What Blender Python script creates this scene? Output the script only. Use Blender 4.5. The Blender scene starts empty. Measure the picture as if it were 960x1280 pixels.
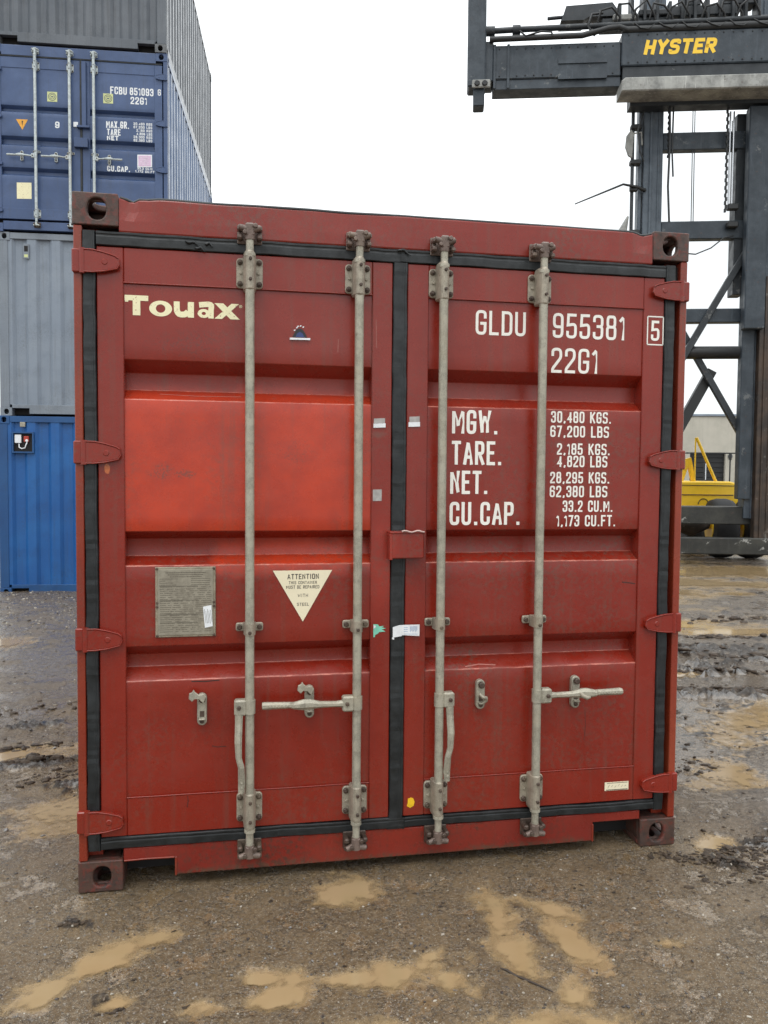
import bpy, math, random
import numpy as np
from mathutils import Vector, Matrix
R = math.radians
random.seed(7)
scene = bpy.context.scene
COL = scene.collection

# ------------------------------------------------------------------ camera
cam_d = bpy.data.cameras.new('camera')
cam = bpy.data.objects.new('camera', cam_d)
COL.objects.link(cam)
cam.rotation_mode = 'XYZ'
cam.location = (0.5784, -3.0864, 1.5755)
cam.rotation_euler = (1.52504, -0.0080177, -0.184036)
cam_d.sensor_fit = 'VERTICAL'
cam_d.sensor_height = 36
cam_d.lens = 1000.0 * 36 / 1280
cam_d.clip_end = 2000
cam_d.clip_start = 0.05
scene.camera = cam

# ------------------------------------------------------------------ sky, sun, exposure
SUN_EL, SUN_AZ = R(62), R(205)          # high, from behind the camera, behind thick cloud
world = bpy.data.worlds.new('World')
scene.world = world
world.use_nodes = True
wt = world.node_tree
wn, wl = wt.nodes, wt.links
for n in list(wn):
    wn.remove(n)
wout = wn.new('ShaderNodeOutputWorld')
wbg = wn.new('ShaderNodeBackground')
wbg.inputs['Strength'].default_value = 0.1
sky = wn.new('ShaderNodeTexSky')
sky.sky_type = 'NISHITA'
sky.sun_disc = False
sky.sun_elevation = SUN_EL
sky.sun_rotation = SUN_AZ
wtc = wn.new('ShaderNodeTexCoord')
wnoi = wn.new('ShaderNodeTexNoise')
wnoi.inputs['Scale'].default_value = 2.3
wnoi.inputs['Detail'].default_value = 5
wmap = wn.new('ShaderNodeMapping')
wmap.inputs['Scale'].default_value = (1, 1, 2.2)
wl.new(wtc.outputs['Generated'], wmap.inputs['Vector'])
wl.new(wmap.outputs['Vector'], wnoi.inputs['Vector'])
wrmp = wn.new('ShaderNodeValToRGB')
wrmp.color_ramp.elements[0].position = 0.3
wrmp.color_ramp.elements[0].color = (6.7, 7.0, 7.15, 1)
wrmp.color_ramp.elements[1].position = 0.68
wrmp.color_ramp.elements[1].color = (10.6, 10.9, 10.9, 1)
wl.new(wnoi.outputs['Fac'], wrmp.inputs['Fac'])
wmix = wn.new('ShaderNodeMixRGB')
wmix.inputs['Fac'].default_value = 0.93
wl.new(sky.outputs['Color'], wmix.inputs['Color1'])
wl.new(wrmp.outputs['Color'], wmix.inputs['Color2'])
wsep = wn.new('ShaderNodeSeparateXYZ')
wl.new(wtc.outputs['Generated'], wsep.inputs[0])
wgr = wn.new('ShaderNodeMapRange')          # overcast sky: the zenith is over twice as bright as the horizon
wgr.inputs['From Min'].default_value = 0.15
wgr.inputs['From Max'].default_value = 1.0
wgr.inputs['To Min'].default_value = 1.26
wgr.inputs['To Max'].default_value = 2.9
wl.new(wsep.outputs[2], wgr.inputs['Value'])
wmul = wn.new('ShaderNodeMixRGB'); wmul.blend_type = 'MULTIPLY'; wmul.inputs['Fac'].default_value = 1
wl.new(wmix.outputs['Color'], wmul.inputs['Color1']); wl.new(wgr.outputs['Result'], wmul.inputs['Color2'])
wl.new(wmul.outputs['Color'], wbg.inputs['Color'])
wl.new(wbg.outputs['Background'], wout.inputs['Surface'])

sun_d = bpy.data.lights.new('sun', 'SUN')
sun = bpy.data.objects.new('sun', sun_d)
COL.objects.link(sun)
sun_d.energy = 0.7
sun_d.angle = R(25)
sun_d.color = (1.0, 0.97, 0.93)
sdir = Vector((math.cos(SUN_EL) * math.sin(SUN_AZ), math.cos(SUN_EL) * math.cos(SUN_AZ), math.sin(SUN_EL)))
sun.rotation_euler = sdir.to_track_quat('Z', 'Y').to_euler()

scene.view_settings.view_transform = 'Standard'
scene.view_settings.look = 'None'
scene.view_settings.gamma = 1.0
scene.view_settings.exposure = 0.0
scene.view_settings.use_curve_mapping = False

# ------------------------------------------------------------------ noise (numpy value noise, also used for dents)
def _h(ix, iy, s):
    v = (ix.astype(np.int64) * 374761393 + iy.astype(np.int64) * 668265263 + s * 1442695041) & 0xFFFFFFFF
    v = ((v ^ (v >> 13)) * 1274126177) & 0xFFFFFFFF
    v = v ^ (v >> 16)
    return (v & 0xFFFFFF) / float(0xFFFFFF)

def vnoise(x, y, s=0):
    x = np.asarray(x, float); y = np.asarray(y, float)
    ix = np.floor(x); iy = np.floor(y)
    fx = x - ix; fy = y - iy
    fx = fx * fx * (3 - 2 * fx); fy = fy * fy * (3 - 2 * fy)
    a = _h(ix, iy, s); b = _h(ix + 1, iy, s); c = _h(ix, iy + 1, s); d = _h(ix + 1, iy + 1, s)
    return (a * (1 - fx) + b * fx) * (1 - fy) + (c * (1 - fx) + d * fx) * fy

def fbm(x, y, s=0, o=4, g=0.5):
    t = 0; a = 1; w = 0
    for i in range(o):
        t = t + a * vnoise(x * 2 ** i + 17.3 * i, y * 2 ** i - 9.1 * i, s + i)
        w += a; a *= g
    return t / w

# ------------------------------------------------------------------ materials
class NT:
    def __init__(self, name):
        self.m = bpy.data.materials.new(name)
        self.m.use_nodes = True
        self.t = self.m.node_tree
        self.b = self.t.nodes['Principled BSDF']
        tc = self.t.nodes.new('ShaderNodeTexCoord')
        self.obj = tc.outputs['Object']
    def new(self, k, **kw):
        n = self.t.nodes.new(k)
        for a, v in kw.items():
            setattr(n, a, v)
        return n
    def put(self, sock, v):
        if isinstance(v, bpy.types.NodeSocket):
            self.t.links.new(v, sock)
        elif v is not None:
            if sock.type == 'RGBA' and len(v) == 3:
                v = (*v, 1)
            sock.default_value = v
    def mapping(self, scale=(1, 1, 1), loc=(0, 0, 0), vec=None):
        n = self.new('ShaderNodeMapping')
        self.put(n.inputs['Vector'], vec or self.obj)
        n.inputs['Scale'].default_value = scale
        n.inputs['Location'].default_value = loc
        return n.outputs['Vector']
    def noise(self, sc, det=4, rough=0.55, vec=None, dist=0.0):
        n = self.new('ShaderNodeTexNoise')
        self.put(n.inputs['Vector'], vec or self.obj)
        n.inputs['Scale'].default_value = sc
        n.inputs['Detail'].default_value = det
        n.inputs['Roughness'].default_value = rough
        n.inputs['Distortion'].default_value = dist
        return n.outputs['Fac']
    def voro(self, sc, vec=None, feature='F1', out='Distance'):
        n = self.new('ShaderNodeTexVoronoi', feature=feature)
        self.put(n.inputs['Vector'], vec or self.obj)
        n.inputs['Scale'].default_value = sc
        return n.outputs[out]
    def ramp(self, v, a, b, lo=0.0, hi=1.0):
        n = self.new('ShaderNodeMapRange')
        self.put(n.inputs['Value'], v)
        for i, x in zip(('From Min', 'From Max', 'To Min', 'To Max'), (a, b, lo, hi)):
            n.inputs[i].default_value = x
        n.interpolation_type = 'SMOOTHSTEP'
        return n.outputs['Result']
    def math(self, op, a, b=None):
        n = self.new('ShaderNodeMath', operation=op)
        self.put(n.inputs[0], a)
        if b is not None:
            self.put(n.inputs[1], b)
        return n.outputs[0]
    def mix(self, f, a, b, mode='MIX'):
        n = self.new('ShaderNodeMixRGB', blend_type=mode)
        self.put(n.inputs['Fac'], f)
        self.put(n.inputs['Color1'], a)
        self.put(n.inputs['Color2'], b)
        return n.outputs['Color']
    def bump(self, h, strength=0.3, dist=0.001, prev=None):
        n = self.new('ShaderNodeBump')
        n.inputs['Strength'].default_value = strength
        n.inputs['Distance'].default_value = dist
        self.put(n.inputs['Height'], h)
        if prev is not None:
            self.put(n.inputs['Normal'], prev)
        return n.outputs['Normal']
    def attr(self, name):
        n = self.new('ShaderNodeAttribute')
        n.attribute_name = name
        return n.outputs['Fac']
    def blob(self, c, r, edge=0.15, nsc=14.0, namp=0.8):
        """ragged patch: 1 inside an ellipsoid of half sizes r at c, 0 outside"""
        v = self.new('ShaderNodeVectorMath', operation='SUBTRACT')
        self.put(v.inputs[0], self.obj); v.inputs[1].default_value = c
        w = self.new('ShaderNodeVectorMath', operation='DIVIDE')
        self.put(w.inputs[0], v.outputs[0]); w.inputs[1].default_value = r
        l = self.new('ShaderNodeVectorMath', operation='LENGTH')
        self.put(l.inputs[0], w.outputs[0])
        d = self.math('ADD', l.outputs['Value'], self.math('MULTIPLY', self.math('SUBTRACT', self.noise(nsc, 5, 0.7), 0.5), namp))
        return self.ramp(d, 1.0, 1.0 - edge)
    def boxmask(self, lo, hi, edge=0.006, nsc=25.0, namp=0.02):
        """1 inside an x/z rectangle (object metres) with a slightly ragged edge"""
        s = self.new('ShaderNodeSeparateXYZ')
        self.put(s.inputs[0], self.obj)
        n = self.math('MULTIPLY', self.math('SUBTRACT', self.noise(nsc, 4), 0.5), namp)
        out = None
        for ax, a, b in ((0, lo[0], hi[0]), (2, lo[1], hi[1])):
            v = self.math('ADD', s.outputs[ax], n)
            f = self.math('MULTIPLY', self.ramp(v, a - edge, a + edge), self.ramp(v, b + edge, b - edge))
            out = f if out is None else self.math('MULTIPLY', out, f)
        return out
    def done(self, color=None, rough=None, metal=None, normal=None, spec=None, coat=None):
        for k, v in (('Base Color', color), ('Roughness', rough), ('Metallic', metal), ('Normal', normal), ('Specular IOR Level', spec), ('Coat Weight', coat)):
            if v is not None:
                self.put(self.b.inputs[k], v)
        return self.m

RUST = (0.075, 0.028, 0.014)
def paint(name, base, chalk=None, rust=0.5, rough=0.27, dirt=(0.10, 0.075, 0.055), streak=0.3, peel=0.25, patches=(), scuff=0.35):
    """weathered container paint: chalking, rain streaks, grime, pitted rust specks"""
    t = NT(name)
    chalk = chalk or tuple(min(1, c * 1.25 + 0.02) for c in base)
    big = t.noise(1.3, 5, 0.6)
    fleck = t.ramp(t.noise(170, 3, .8), .35, .65, 0, .28)
    c = t.mix(t.ramp(big, 0.35, 0.72, 0, 0.75), base, chalk)
    dark = tuple(x * 0.72 for x in base)
    c = t.mix(fleck, c, tuple(x * 0.6 for x in base))
    c = t.mix(t.ramp(t.noise(4.1, 6, 0.65), 0.45, 0.75, 0, 0.55), c, dark)
    for (msk, colr) in patches:
        c = t.mix(msk(t), c, colr(t) if callable(colr) else colr)
    st = t.noise(1.0, 5, 0.6, vec=t.mapping((34, 34, 1.1)))
    c = t.mix(t.ramp(st, 0.5, 0.8, 0, streak), c, dirt)
    st2 = t.noise(1.0, 4, 0.6, vec=t.mapping((70, 70, 2.3), (3, 1, 5)))
    c = t.mix(t.ramp(st2, 0.60, 0.8, 0, streak * 0.7), c, chalk)
    grime = t.math('MULTIPLY', t.ramp(t.noise(55, 3, 0.7), 0.42, 0.7), t.ramp(t.noise(2.2, 4), 0.40, 0.68))
    c = t.mix(t.math('MULTIPLY', grime, scuff), c, dirt)
    sp = t.math('MULTIPLY', t.ramp(t.noise(85, 4, 0.75), 0.66, 0.74), t.ramp(t.noise(3.4, 4), 0.45, 0.62))
    sp2 = t.ramp(t.noise(17, 8, 0.78), 0.70, 0.735)
    rs = t.math('MULTIPLY', t.math('MAXIMUM', sp, sp2), rust)
    c = t.mix(rs, c, RUST)
    rr = t.math('ADD', t.ramp(t.noise(6, 5, 0.7), 0.3, 0.75, rough - 0.07, rough + 0.12), t.math('MULTIPLY', rs, 0.3))
    nb = t.bump(t.noise(210, 3, 0.6), peel, 0.0012)
    nb = t.bump(t.noise(9, 3), 0.18, 0.006, nb)
    nb = t.bump(rs, 0.4, 0.001, nb)
    return t.done(c, rr, normal=nb, spec=0.50)

RED = (0.225, 0.0145, 0.0055)
REDC = (0.258, 0.028, 0.015)
SCRAPE = (0.17, 0.055, 0.040)
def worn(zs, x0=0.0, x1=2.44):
    """rubbed paint and gloss highlights, both painted pale along the pressed folds"""
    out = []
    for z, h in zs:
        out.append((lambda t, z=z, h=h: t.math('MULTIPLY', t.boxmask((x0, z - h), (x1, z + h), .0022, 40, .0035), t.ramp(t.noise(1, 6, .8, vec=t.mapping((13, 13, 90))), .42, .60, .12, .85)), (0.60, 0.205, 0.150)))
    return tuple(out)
WEAR_HIGHLIGHT = worn(((1.8500, .0022), (1.2290, .0024), (.7920, .0026), (1.8895, .0011), (1.2620, .0011), (.8360, .0013)))  # pale fold lines hold painted edge highlights as well as wear
def vermilion(t):
    return t.mix(t.ramp(t.noise(5, 5, 0.7), 0.3, 0.75), (0.50, 0.044, 0.013), (0.36, 0.032, 0.014))
M = {}
M['red'] = paint('red_oxide_paint', RED, REDC, rust=0.8, scuff=.5)
M['red_right'] = paint('red_paint_right_door', RED, REDC, rust=0.8, scuff=.5, patches=WEAR_HIGHLIGHT)
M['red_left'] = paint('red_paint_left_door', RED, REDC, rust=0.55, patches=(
    (lambda t: t.math('MULTIPLY', t.boxmask((0.0, 1.359), (1.2, 1.852), 0.004, 20, 0.006), 0.95), vermilion),
    (lambda t: t.math('MULTIPLY', t.boxmask((0.50, 1.20), (1.2, 1.30), 0.03, 6, 0.16), 0.8), vermilion),
    (lambda t: t.math('MULTIPLY', t.boxmask((0.0, 1.80), (1.2, 1.90), 0.03, 6, 0.10), 0.6), vermilion),
    (lambda t: t.math('MULTIPLY', t.blob((0.31, 0.01, 1.585), (0.06, 1, 0.035), 0.5, 35, 2.2), t.ramp(t.noise(120, 4, .8), .46, .56, 0, .75)), SCRAPE),
    (lambda t: t.math('MULTIPLY', t.blob((0.39, 0.01, 1.575), (0.05, 1, 0.02), 0.5, 45, 2.4), t.ramp(t.noise(120, 4, .8), .46, .56, 0, .75)), SCRAPE),
    (lambda t: t.math('MULTIPLY', t.blob((0.80, 0.01, 1.66), (0.10, 1, 0.10), 0.9, 60, 1.6), t.ramp(t.noise(200, 3, .8), .52, .58, 0, .5)), SCRAPE),
    (lambda t: t.math('MULTIPLY', t.blob((0.42, 0.01, 2.06), (0.24, 1, 0.08), 0.9, 60, 1.8), t.ramp(t.noise(110, 5, .8), .50, .58, 0, .6)), (0.11, 0.035, 0.026)),
    (lambda t: t.math('MULTIPLY', t.blob((0.40, 0.01, 2.29), (0.14, 1, 0.03), 0.9, 60, 1.8), t.ramp(t.noise(110, 5, .8), .50, .58, 0, .5)), (0.11, 0.035, 0.026)),
) + WEAR_HIGHLIGHT)
M['red_stile'] = paint('red_paint_door_frame', RED, REDC, rust=0.6, patches=(
    (lambda t: t.math('MULTIPLY', t.blob((0.115, 0.0, 1.592), (0.012, 1, 0.022), 0.3, 30, 0.6), 0.9), (0.62, 0.17, 0.05)),
    (lambda t: t.math('MULTIPLY', t.blob((1.13, 0.0, 1.735), (0.04, 1, 0.018), 0.7, 40, 1.2), 0.7), SCRAPE),
    (lambda t: t.math('MULTIPLY', t.blob((1.14, 0.0, 1.25), (0.1, 1, 0.28), 0.9, 6, 1.0), 0.4), (0.46, 0.05, 0.03)),
))
M['red_post'] = paint('red_paint_corner_post', (0.215, 0.024, 0.011), (0.32, 0.060, 0.022), rust=0.95, streak=0.5)
M['red_sill'] = paint('red_paint_sill', (0.205, 0.019, 0.012), REDC, rust=0.85, dirt=(0.06, 0.035, 0.025), scuff=0.9, patches=((lambda t: t.math('MULTIPLY', t.boxmask((0.0, -.05), (2.44, .058), .012, 9, .06), t.ramp(t.noise(40, 6, .8), .42, .58, .15, .8)), (0.085, 0.055, 0.035)),))
M['red_dark'] = paint('red_paint_side', (0.19, 0.02, 0.015), REDC, rust=0.5)

def casting_mat(name, tint, a=(0.085, 0.042, 0.030), b=(0.038, 0.026, 0.022)):
    t = NT(name)
    c = t.mix(t.ramp(t.noise(16, 6, 0.7), 0.35, 0.7), a, b)
    c = t.mix(t.ramp(t.noise(30, 6, 0.75), 0.50, 0.60, 0, 0.9), c, tint)
    c = t.mix(t.ramp(t.noise(48, 7, 0.8), 0.56, 0.62, 0, .85), c, (0.022, 0.016, 0.013))
    c = t.mix(t.ramp(t.noise(70, 4, 0.8), 0.62, 0.72, 0, 0.6), c, (0.20, 0.16, 0.13))
    return t.done(c, t.ramp(t.noise(20, 4), 0.3, 0.7, 0.35, 0.7), normal=t.bump(t.noise(60, 6, 0.75), 0.55, 0.004))
M['casting'] = casting_mat('rusty_casting_steel', (0.13, 0.030, 0.020))
M['casting_grey'] = casting_mat('weathered_grey_casting', (0.13, 0.14, 0.15), (.13, .135, .14), (.08, .085, .09))

def rubber():
    t = NT('black_rubber')
    c = t.mix(t.ramp(t.noise(12, 5, 0.7), 0.4, 0.75), (0.007, 0.009, 0.010), (0.024, 0.027, 0.029))
    return t.done(c, t.ramp(t.noise(25, 4), 0.3, 0.7, 0.34, 0.6), normal=t.bump(t.noise(60, 4), 0.4, 0.002))
M['rubber'] = rubber()

def galv(name, base=(0.37, 0.345, 0.275), rust=0.75, metal=0.25, dark=(0.20, 0.18, 0.15)):
    t = NT(name)
    c = t.mix(t.ramp(t.noise(22, 6, 0.8), 0.40, 0.62), base, tuple(x * 0.58 for x in base))
    c = t.mix(t.ramp(t.noise(5, 4, .7), .5, .7, 0, .5), c, (.30, .25, .17))
    c = t.mix(t.ramp(t.voro(220, out='Distance'), 0.1, 0.7, 0, 0.35), c, tuple(min(1, x * 1.35) for x in base))
    c = t.mix(t.ramp(t.noise(1, 5, 0.7, vec=t.mapping((60, 60, 5))), 0.6, 0.72, 0, 0.75), c, dark)
    c = t.mix(t.ramp(t.noise(48, 6, 0.8), 0.62, 0.70, 0, rust), c, (0.09, 0.04, 0.022))
    return t.done(c, t.ramp(t.noise(40, 5, 0.7), 0.3, 0.7, 0.38, 0.62), metal=metal, normal=t.bump(t.noise(150, 4, 0.7), 0.45, 0.0012))
M['galv'] = galv('galvanised_steel')
M['galv_bracket'] = galv('cast_bracket_steel', (0.34, 0.30, 0.235), 0.8)
M['cam'] = galv('rusted_cam_steel', (0.16, 0.115, 0.095), 1.0, 0.2, (0.06, 0.03, 0.025))
M['galv_blue'] = galv('pale_galvanised_steel', (0.50, 0.55, 0.55), 0.3)
M['bolt'] = galv('rusty_bolt_steel', (0.075, 0.050, 0.038), 1.0, 0.2, (0.03, 0.02, 0.015))
def plain(name, col, rough=0.5, metal=0.0, var=0.25, sc=30):
    t = NT(name)
    c = t.mix(t.ramp(t.noise(sc, 5, 0.7), 0.35, 0.72, 0, 1), col, tuple(x * (1 - var) for x in col))
    return t.done(c, rough, metal, normal=t.bump(t.noise(sc * 4, 3), 0.2, 0.001))
M['dark_gap'] = plain('gap_shade_black', (0.012, 0.010, 0.010), 0.8)  # near-black colour standing in for shade in gaps and recesses
M['black'] = plain('black_steel', (0.018, 0.019, 0.020), 0.5)

def decal(name, col, worn, thr=0.64, back=RED):
    t = NT(name)
    c = t.mix(t.ramp(t.noise(75, 5, 0.75), thr, thr + 0.04, 0, worn), col, back)
    c = t.mix(t.ramp(t.noise(6, 4), 0.4, 0.8, 0, 0.25), c, tuple(x * 0.7 for x in col))
    return t.done(c, 0.45)
M['decal_white'] = decal('white_vinyl_lettering', (0.84, 0.81, 0.74), 0.3, 0.70)
M['decal_cream'] = decal('cream_cracked_lettering', (0.84, 0.78, 0.50), 0.85, 0.60)
M['decal_yel'] = decal('cream_triangle_sticker', (0.80, 0.72, 0.52), 0.35, 0.72)
M['decal_blue_white'] = decal('worn_white_lettering', (0.78, 0.80, 0.80), 0.9, 0.60, (0.09, 0.12, 0.19))
M['ink'] = decal('faded_black_ink', (0.07, 0.06, 0.05), 0.8, 0.62, (0.7, 0.63, 0.45))
M['paper'] = plain('white_sticker_paper', (0.80, 0.82, 0.84), 0.35, 0, 0.12)
M['paper_grey'] = plain('torn_grey_sticker', (0.44, 0.42, 0.40), 0.45, 0, 0.3, 60)
M['paper_green'] = plain('green_torn_sticker', (0.22, 0.62, 0.46), 0.45, 0, 0.2)
M['paper_yellow'] = plain('yellow_sticker', (0.90, 0.55, 0.02), 0.4, 0, 0.25)
M['paper_orange'] = plain('orange_sticker', (0.85, 0.40, 0.04), 0.4, 0, 0.25)
M['paper_blue'] = plain('navy_sticker', (0.03, 0.05, 0.16), 0.4, 0, 0.2)
M['paper_inkblue'] = plain('pale_blue_print', (0.30, 0.42, 0.60), 0.4, 0, 0.2)
M['paper_pink'] = plain('pink_sticker', (0.70, 0.50, 0.66), 0.4, 0, 0.2)
M['paper_lime'] = plain('lime_sticker', (0.62, 0.66, 0.30), 0.4, 0, 0.2)

def plate_mat():
    t = NT('galvanised_data_plate')
    c = t.mix(t.ramp(t.noise(20, 6, 0.75), 0.35, 0.7), (0.33, 0.30, 0.235), (0.22, 0.195, 0.15))
    c = t.mix(t.ramp(t.noise(90, 5, 0.8), 0.55, 0.75, 0, 0.7), c, (0.34, 0.31, 0.24))
    return t.done(c, 0.5, 0.3, normal=t.bump(t.noise(120, 3), 0.4, 0.001))
M['plate'] = plate_mat()
M['plate_ink'] = plain('etched_plate_print', (0.125, 0.105, 0.075), 0.6)

# ------------------------------------------------------------------ mesh helper
class MB:
    def __init__(self):
        self.v = []; self.f = []; self.mi = []; self.sm = []
    def add(self, vs, fs, mi=0, sm=False, mat=None):
        o = len(self.v)
        if mat is not None:
            vs = [mat @ Vector(p) for p in vs]
        self.v += [tuple(p) for p in vs]
        self.f += [tuple(i + o for i in f) for f in fs]
        self.mi += [mi] * len(fs)
        self.sm += [sm] * len(fs)
        return self
    def box(self, a, b, mi=0, mat=None):
        (x0, y0, z0), (x1, y1, z1) = a, b
        vs = [(x0, y0, z0), (x1, y0, z0), (x1, y1, z0), (x0, y1, z0), (x0, y0, z1), (x1, y0, z1), (x1, y1, z1), (x0, y1, z1)]
        return self.add(vs, [(0, 3, 2, 1), (4, 5, 6, 7), (0, 1, 5, 4), (1, 2, 6, 5), (2, 3, 7, 6), (3, 0, 4, 7)], mi, mat=mat)
    def cbox(self, a, b, c=0.004, mi=0, mat=None):
        """box with chamfered edges"""
        (x0, y0, z0), (x1, y1, z1) = a, b
        c = min(c, (x1 - x0) * .45, (y1 - y0) * .45, (z1 - z0) * .45)
        import itertools
        vs = []; idx = {}
        for sx, sy, sz in itertools.product((0, 1), repeat=3):
            px, py, pz = (x1 if sx else x0), (y1 if sy else y0), (z1 if sz else z0)
            dx, dy, dz = (-c if sx else c), (-c if sy else c), (-c if sz else c)
            for ax, p in ((0, (px, py + dy, pz + dz)), (1, (px + dx, py, pz + dz)), (2, (px + dx, py + dy, pz))):
                idx[(sx, sy, sz, ax)] = len(vs); vs.append(p)
        fs = []
        g = lambda s, ax: idx[(*s, ax)]
        cen = Vector(((x0 + x1) / 2, (y0 + y1) / 2, (z0 + z1) / 2))
        for ax in range(3):
            o = [a_ for a_ in range(3) if a_ != ax]
            for s in (0, 1):
                ring = []
                for (p, q) in ((0, 0), (1, 0), (1, 1), (0, 1)):
                    k = [0, 0, 0]; k[ax] = s; k[o[0]] = p; k[o[1]] = q
                    ring.append(g(tuple(k), ax))
                fs.append(ring)
        for ax in range(3):
            o = [a_ for a_ in range(3) if a_ != ax]
            for p, q in itertools.product((0, 1), repeat=2):
                k0 = [0, 0, 0]; k1 = [0, 0, 0]
                k0[ax] = 0; k1[ax] = 1
                k0[o[0]] = k1[o[0]] = p; k0[o[1]] = k1[o[1]] = q
                fs.append([g(tuple(k0), o[0]), g(tuple(k1), o[0]), g(tuple(k1), o[1]), g(tuple(k0), o[1])])
        for s in itertools.product((0, 1), repeat=3):
            fs.append([g(s, 0), g(s, 1), g(s, 2)])
        out = []
        for f in fs:
            P = [Vector(vs[i]) for i in f]
            n = (P[1] - P[0]).cross(P[2] - P[0])
            m = sum(P, Vector()) / len(P) - cen
            out.append(tuple(f) if n.dot(m) > 0 else tuple(reversed(f)))
        return self.add(vs, out, mi, mat=mat)
    def tube(self, pts, r, n=12, mi=0, caps=True, sm=True, mat=None):
        """round tube along pts; r a number or one per point"""
        pts = [Vector(p) for p in pts]
        rs = r if isinstance(r, (list, tuple)) else [r] * len(pts)
        vs = []; fs = []
        up = None
        for i, p in enumerate(pts):
            if i == 0: d = pts[1] - pts[0]
            elif i == len(pts) - 1: d = pts[-1] - pts[-2]
            else: d = (pts[i + 1] - pts[i]).normalized() + (pts[i] - pts[i - 1]).normalized()
            if d.length < 1e-9: d = pts[min(i + 1, len(pts) - 1)] - pts[max(i - 1, 0)]
            d.normalize()
            if up is None:
                up = Vector((0, 0, 1)) if abs(d.z) < 0.9 else Vector((0, 1, 0))
            a = d.cross(up).normalized(); b = a.cross(d).normalized()
            up = b
            for k in range(n):
                t = 2 * math.pi * k / n
                vs.append(p + (a * math.cos(t) + b * math.sin(t)) * rs[i])
        for i in range(len(pts) - 1):
            for k in range(n):
                k2 = (k + 1) % n
                fs.append((i * n + k, (i + 1) * n + k, (i + 1) * n + k2, i * n + k2))
        self.add(vs, fs, mi, sm, mat)
        if caps:
            L = len(pts) - 1
            self.add(vs[:n], [tuple(range(n))], mi, False, mat)
            self.add(vs[L * n:], [tuple(reversed(range(n)))], mi, False, mat)
        return self
    def prism(self, poly, y0, y1, mi=0, mat=None, ch=0.0):
        """polygon given in x/z, extruded from y0 (front) to y1; ch chamfers the front rim"""
        n = len(poly)
        A = sum(poly[i][0] * poly[(i + 1) % n][1] - poly[(i + 1) % n][0] * poly[i][1] for i in range(n))
        if A < 0: poly = poly[::-1]
        if ch > 0:
            inner = inset(poly, ch)
            vs = [(x, y0, z) for x, z in inner] + [(x, y0 + ch, z) for x, z in poly] + [(x, y1, z) for x, z in poly]
            fs = [tuple(range(n))]
            for i in range(n):
                j = (i + 1) % n
                fs.append((i, n + i, n + j, j)); fs.append((n + i, 2 * n + i, 2 * n + j, n + j))
            fs.append(tuple(reversed(range(2 * n, 3 * n))))
        else:
            vs = [(x, y0, z) for x, z in poly] + [(x, y1, z) for x, z in poly]
            fs = [tuple(range(n))] + [(i, n + i, n + (i + 1) % n, (i + 1) % n) for i in range(n)] + [tuple(reversed(range(n, 2 * n)))]
        return self.add(vs, fs, mi, mat=mat)
    def disc(self, c, r, y0, y1, mi=0, n=10, mat=None):
        return self.prism([(c[0] + r * math.cos(2 * math.pi * k / n), c[1] + r * math.sin(2 * math.pi * k / n)) for k in range(n)], y0, y1, mi, mat, ch=min(r * 0.25, abs(y1 - y0) * 0.4))
    def build(self, name, mats, parent=None, label=None, smooth=None):
        me = bpy.data.meshes.new(name)
        me.from_pydata(self.v, [], self.f)
        for m in (mats if isinstance(mats, (list, tuple)) else [mats]):
            me.materials.append(m)
        me.polygons.foreach_set('material_index', self.mi)
        me.polygons.foreach_set('use_smooth', self.sm if smooth is None else [smooth] * len(self.f))
        me.update()
        o = bpy.data.objects.new(name, me)
        COL.objects.link(o)
        if parent: o.parent = parent
        if label: o['label'] = label
        return o

def inset(poly, d):
    n = len(poly); out = []
    for i in range(n):
        p0 = Vector(poly[i - 1]); p = Vector(poly[i]); p1 = Vector(poly[(i + 1) % n])
        a = (p - p0).normalized(); b = (p1 - p).normalized()
        na = Vector((-a.y, a.x)); nb = Vector((-b.y, b.x))
        m = na + nb
        k = m.dot(na)
        out.append(tuple(p + (m * (d / k) if abs(k) > 0.2 else na * d)))
    return out

def rrect(x0, z0, x1, z1, r, n=4):
    out = []
    for cx, cz, a in ((x1 - r, z1 - r, 0), (x0 + r, z1 - r, 90), (x0 + r, z0 + r, 180), (x1 - r, z0 + r, 270)):
        for k in range(n + 1):
            t = R(a + 90 * k / n)
            out.append((cx + r * math.cos(t), cz + r * math.sin(t)))
    return out

def empty(name, label, cat, loc=(0, 0, 0), yaw=0, group=None):
    o = bpy.data.objects.new(name, None)
    COL.objects.link(o)
    o.location = loc; o.rotation_euler = (0, 0, yaw)
    o['label'] = label; o['category'] = cat
    if group: o['group'] = group
    return o

def tag(o, label, cat, group=None):
    o['label'] = label; o['category'] = cat
    if group: o['group'] = group
    return o

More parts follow.
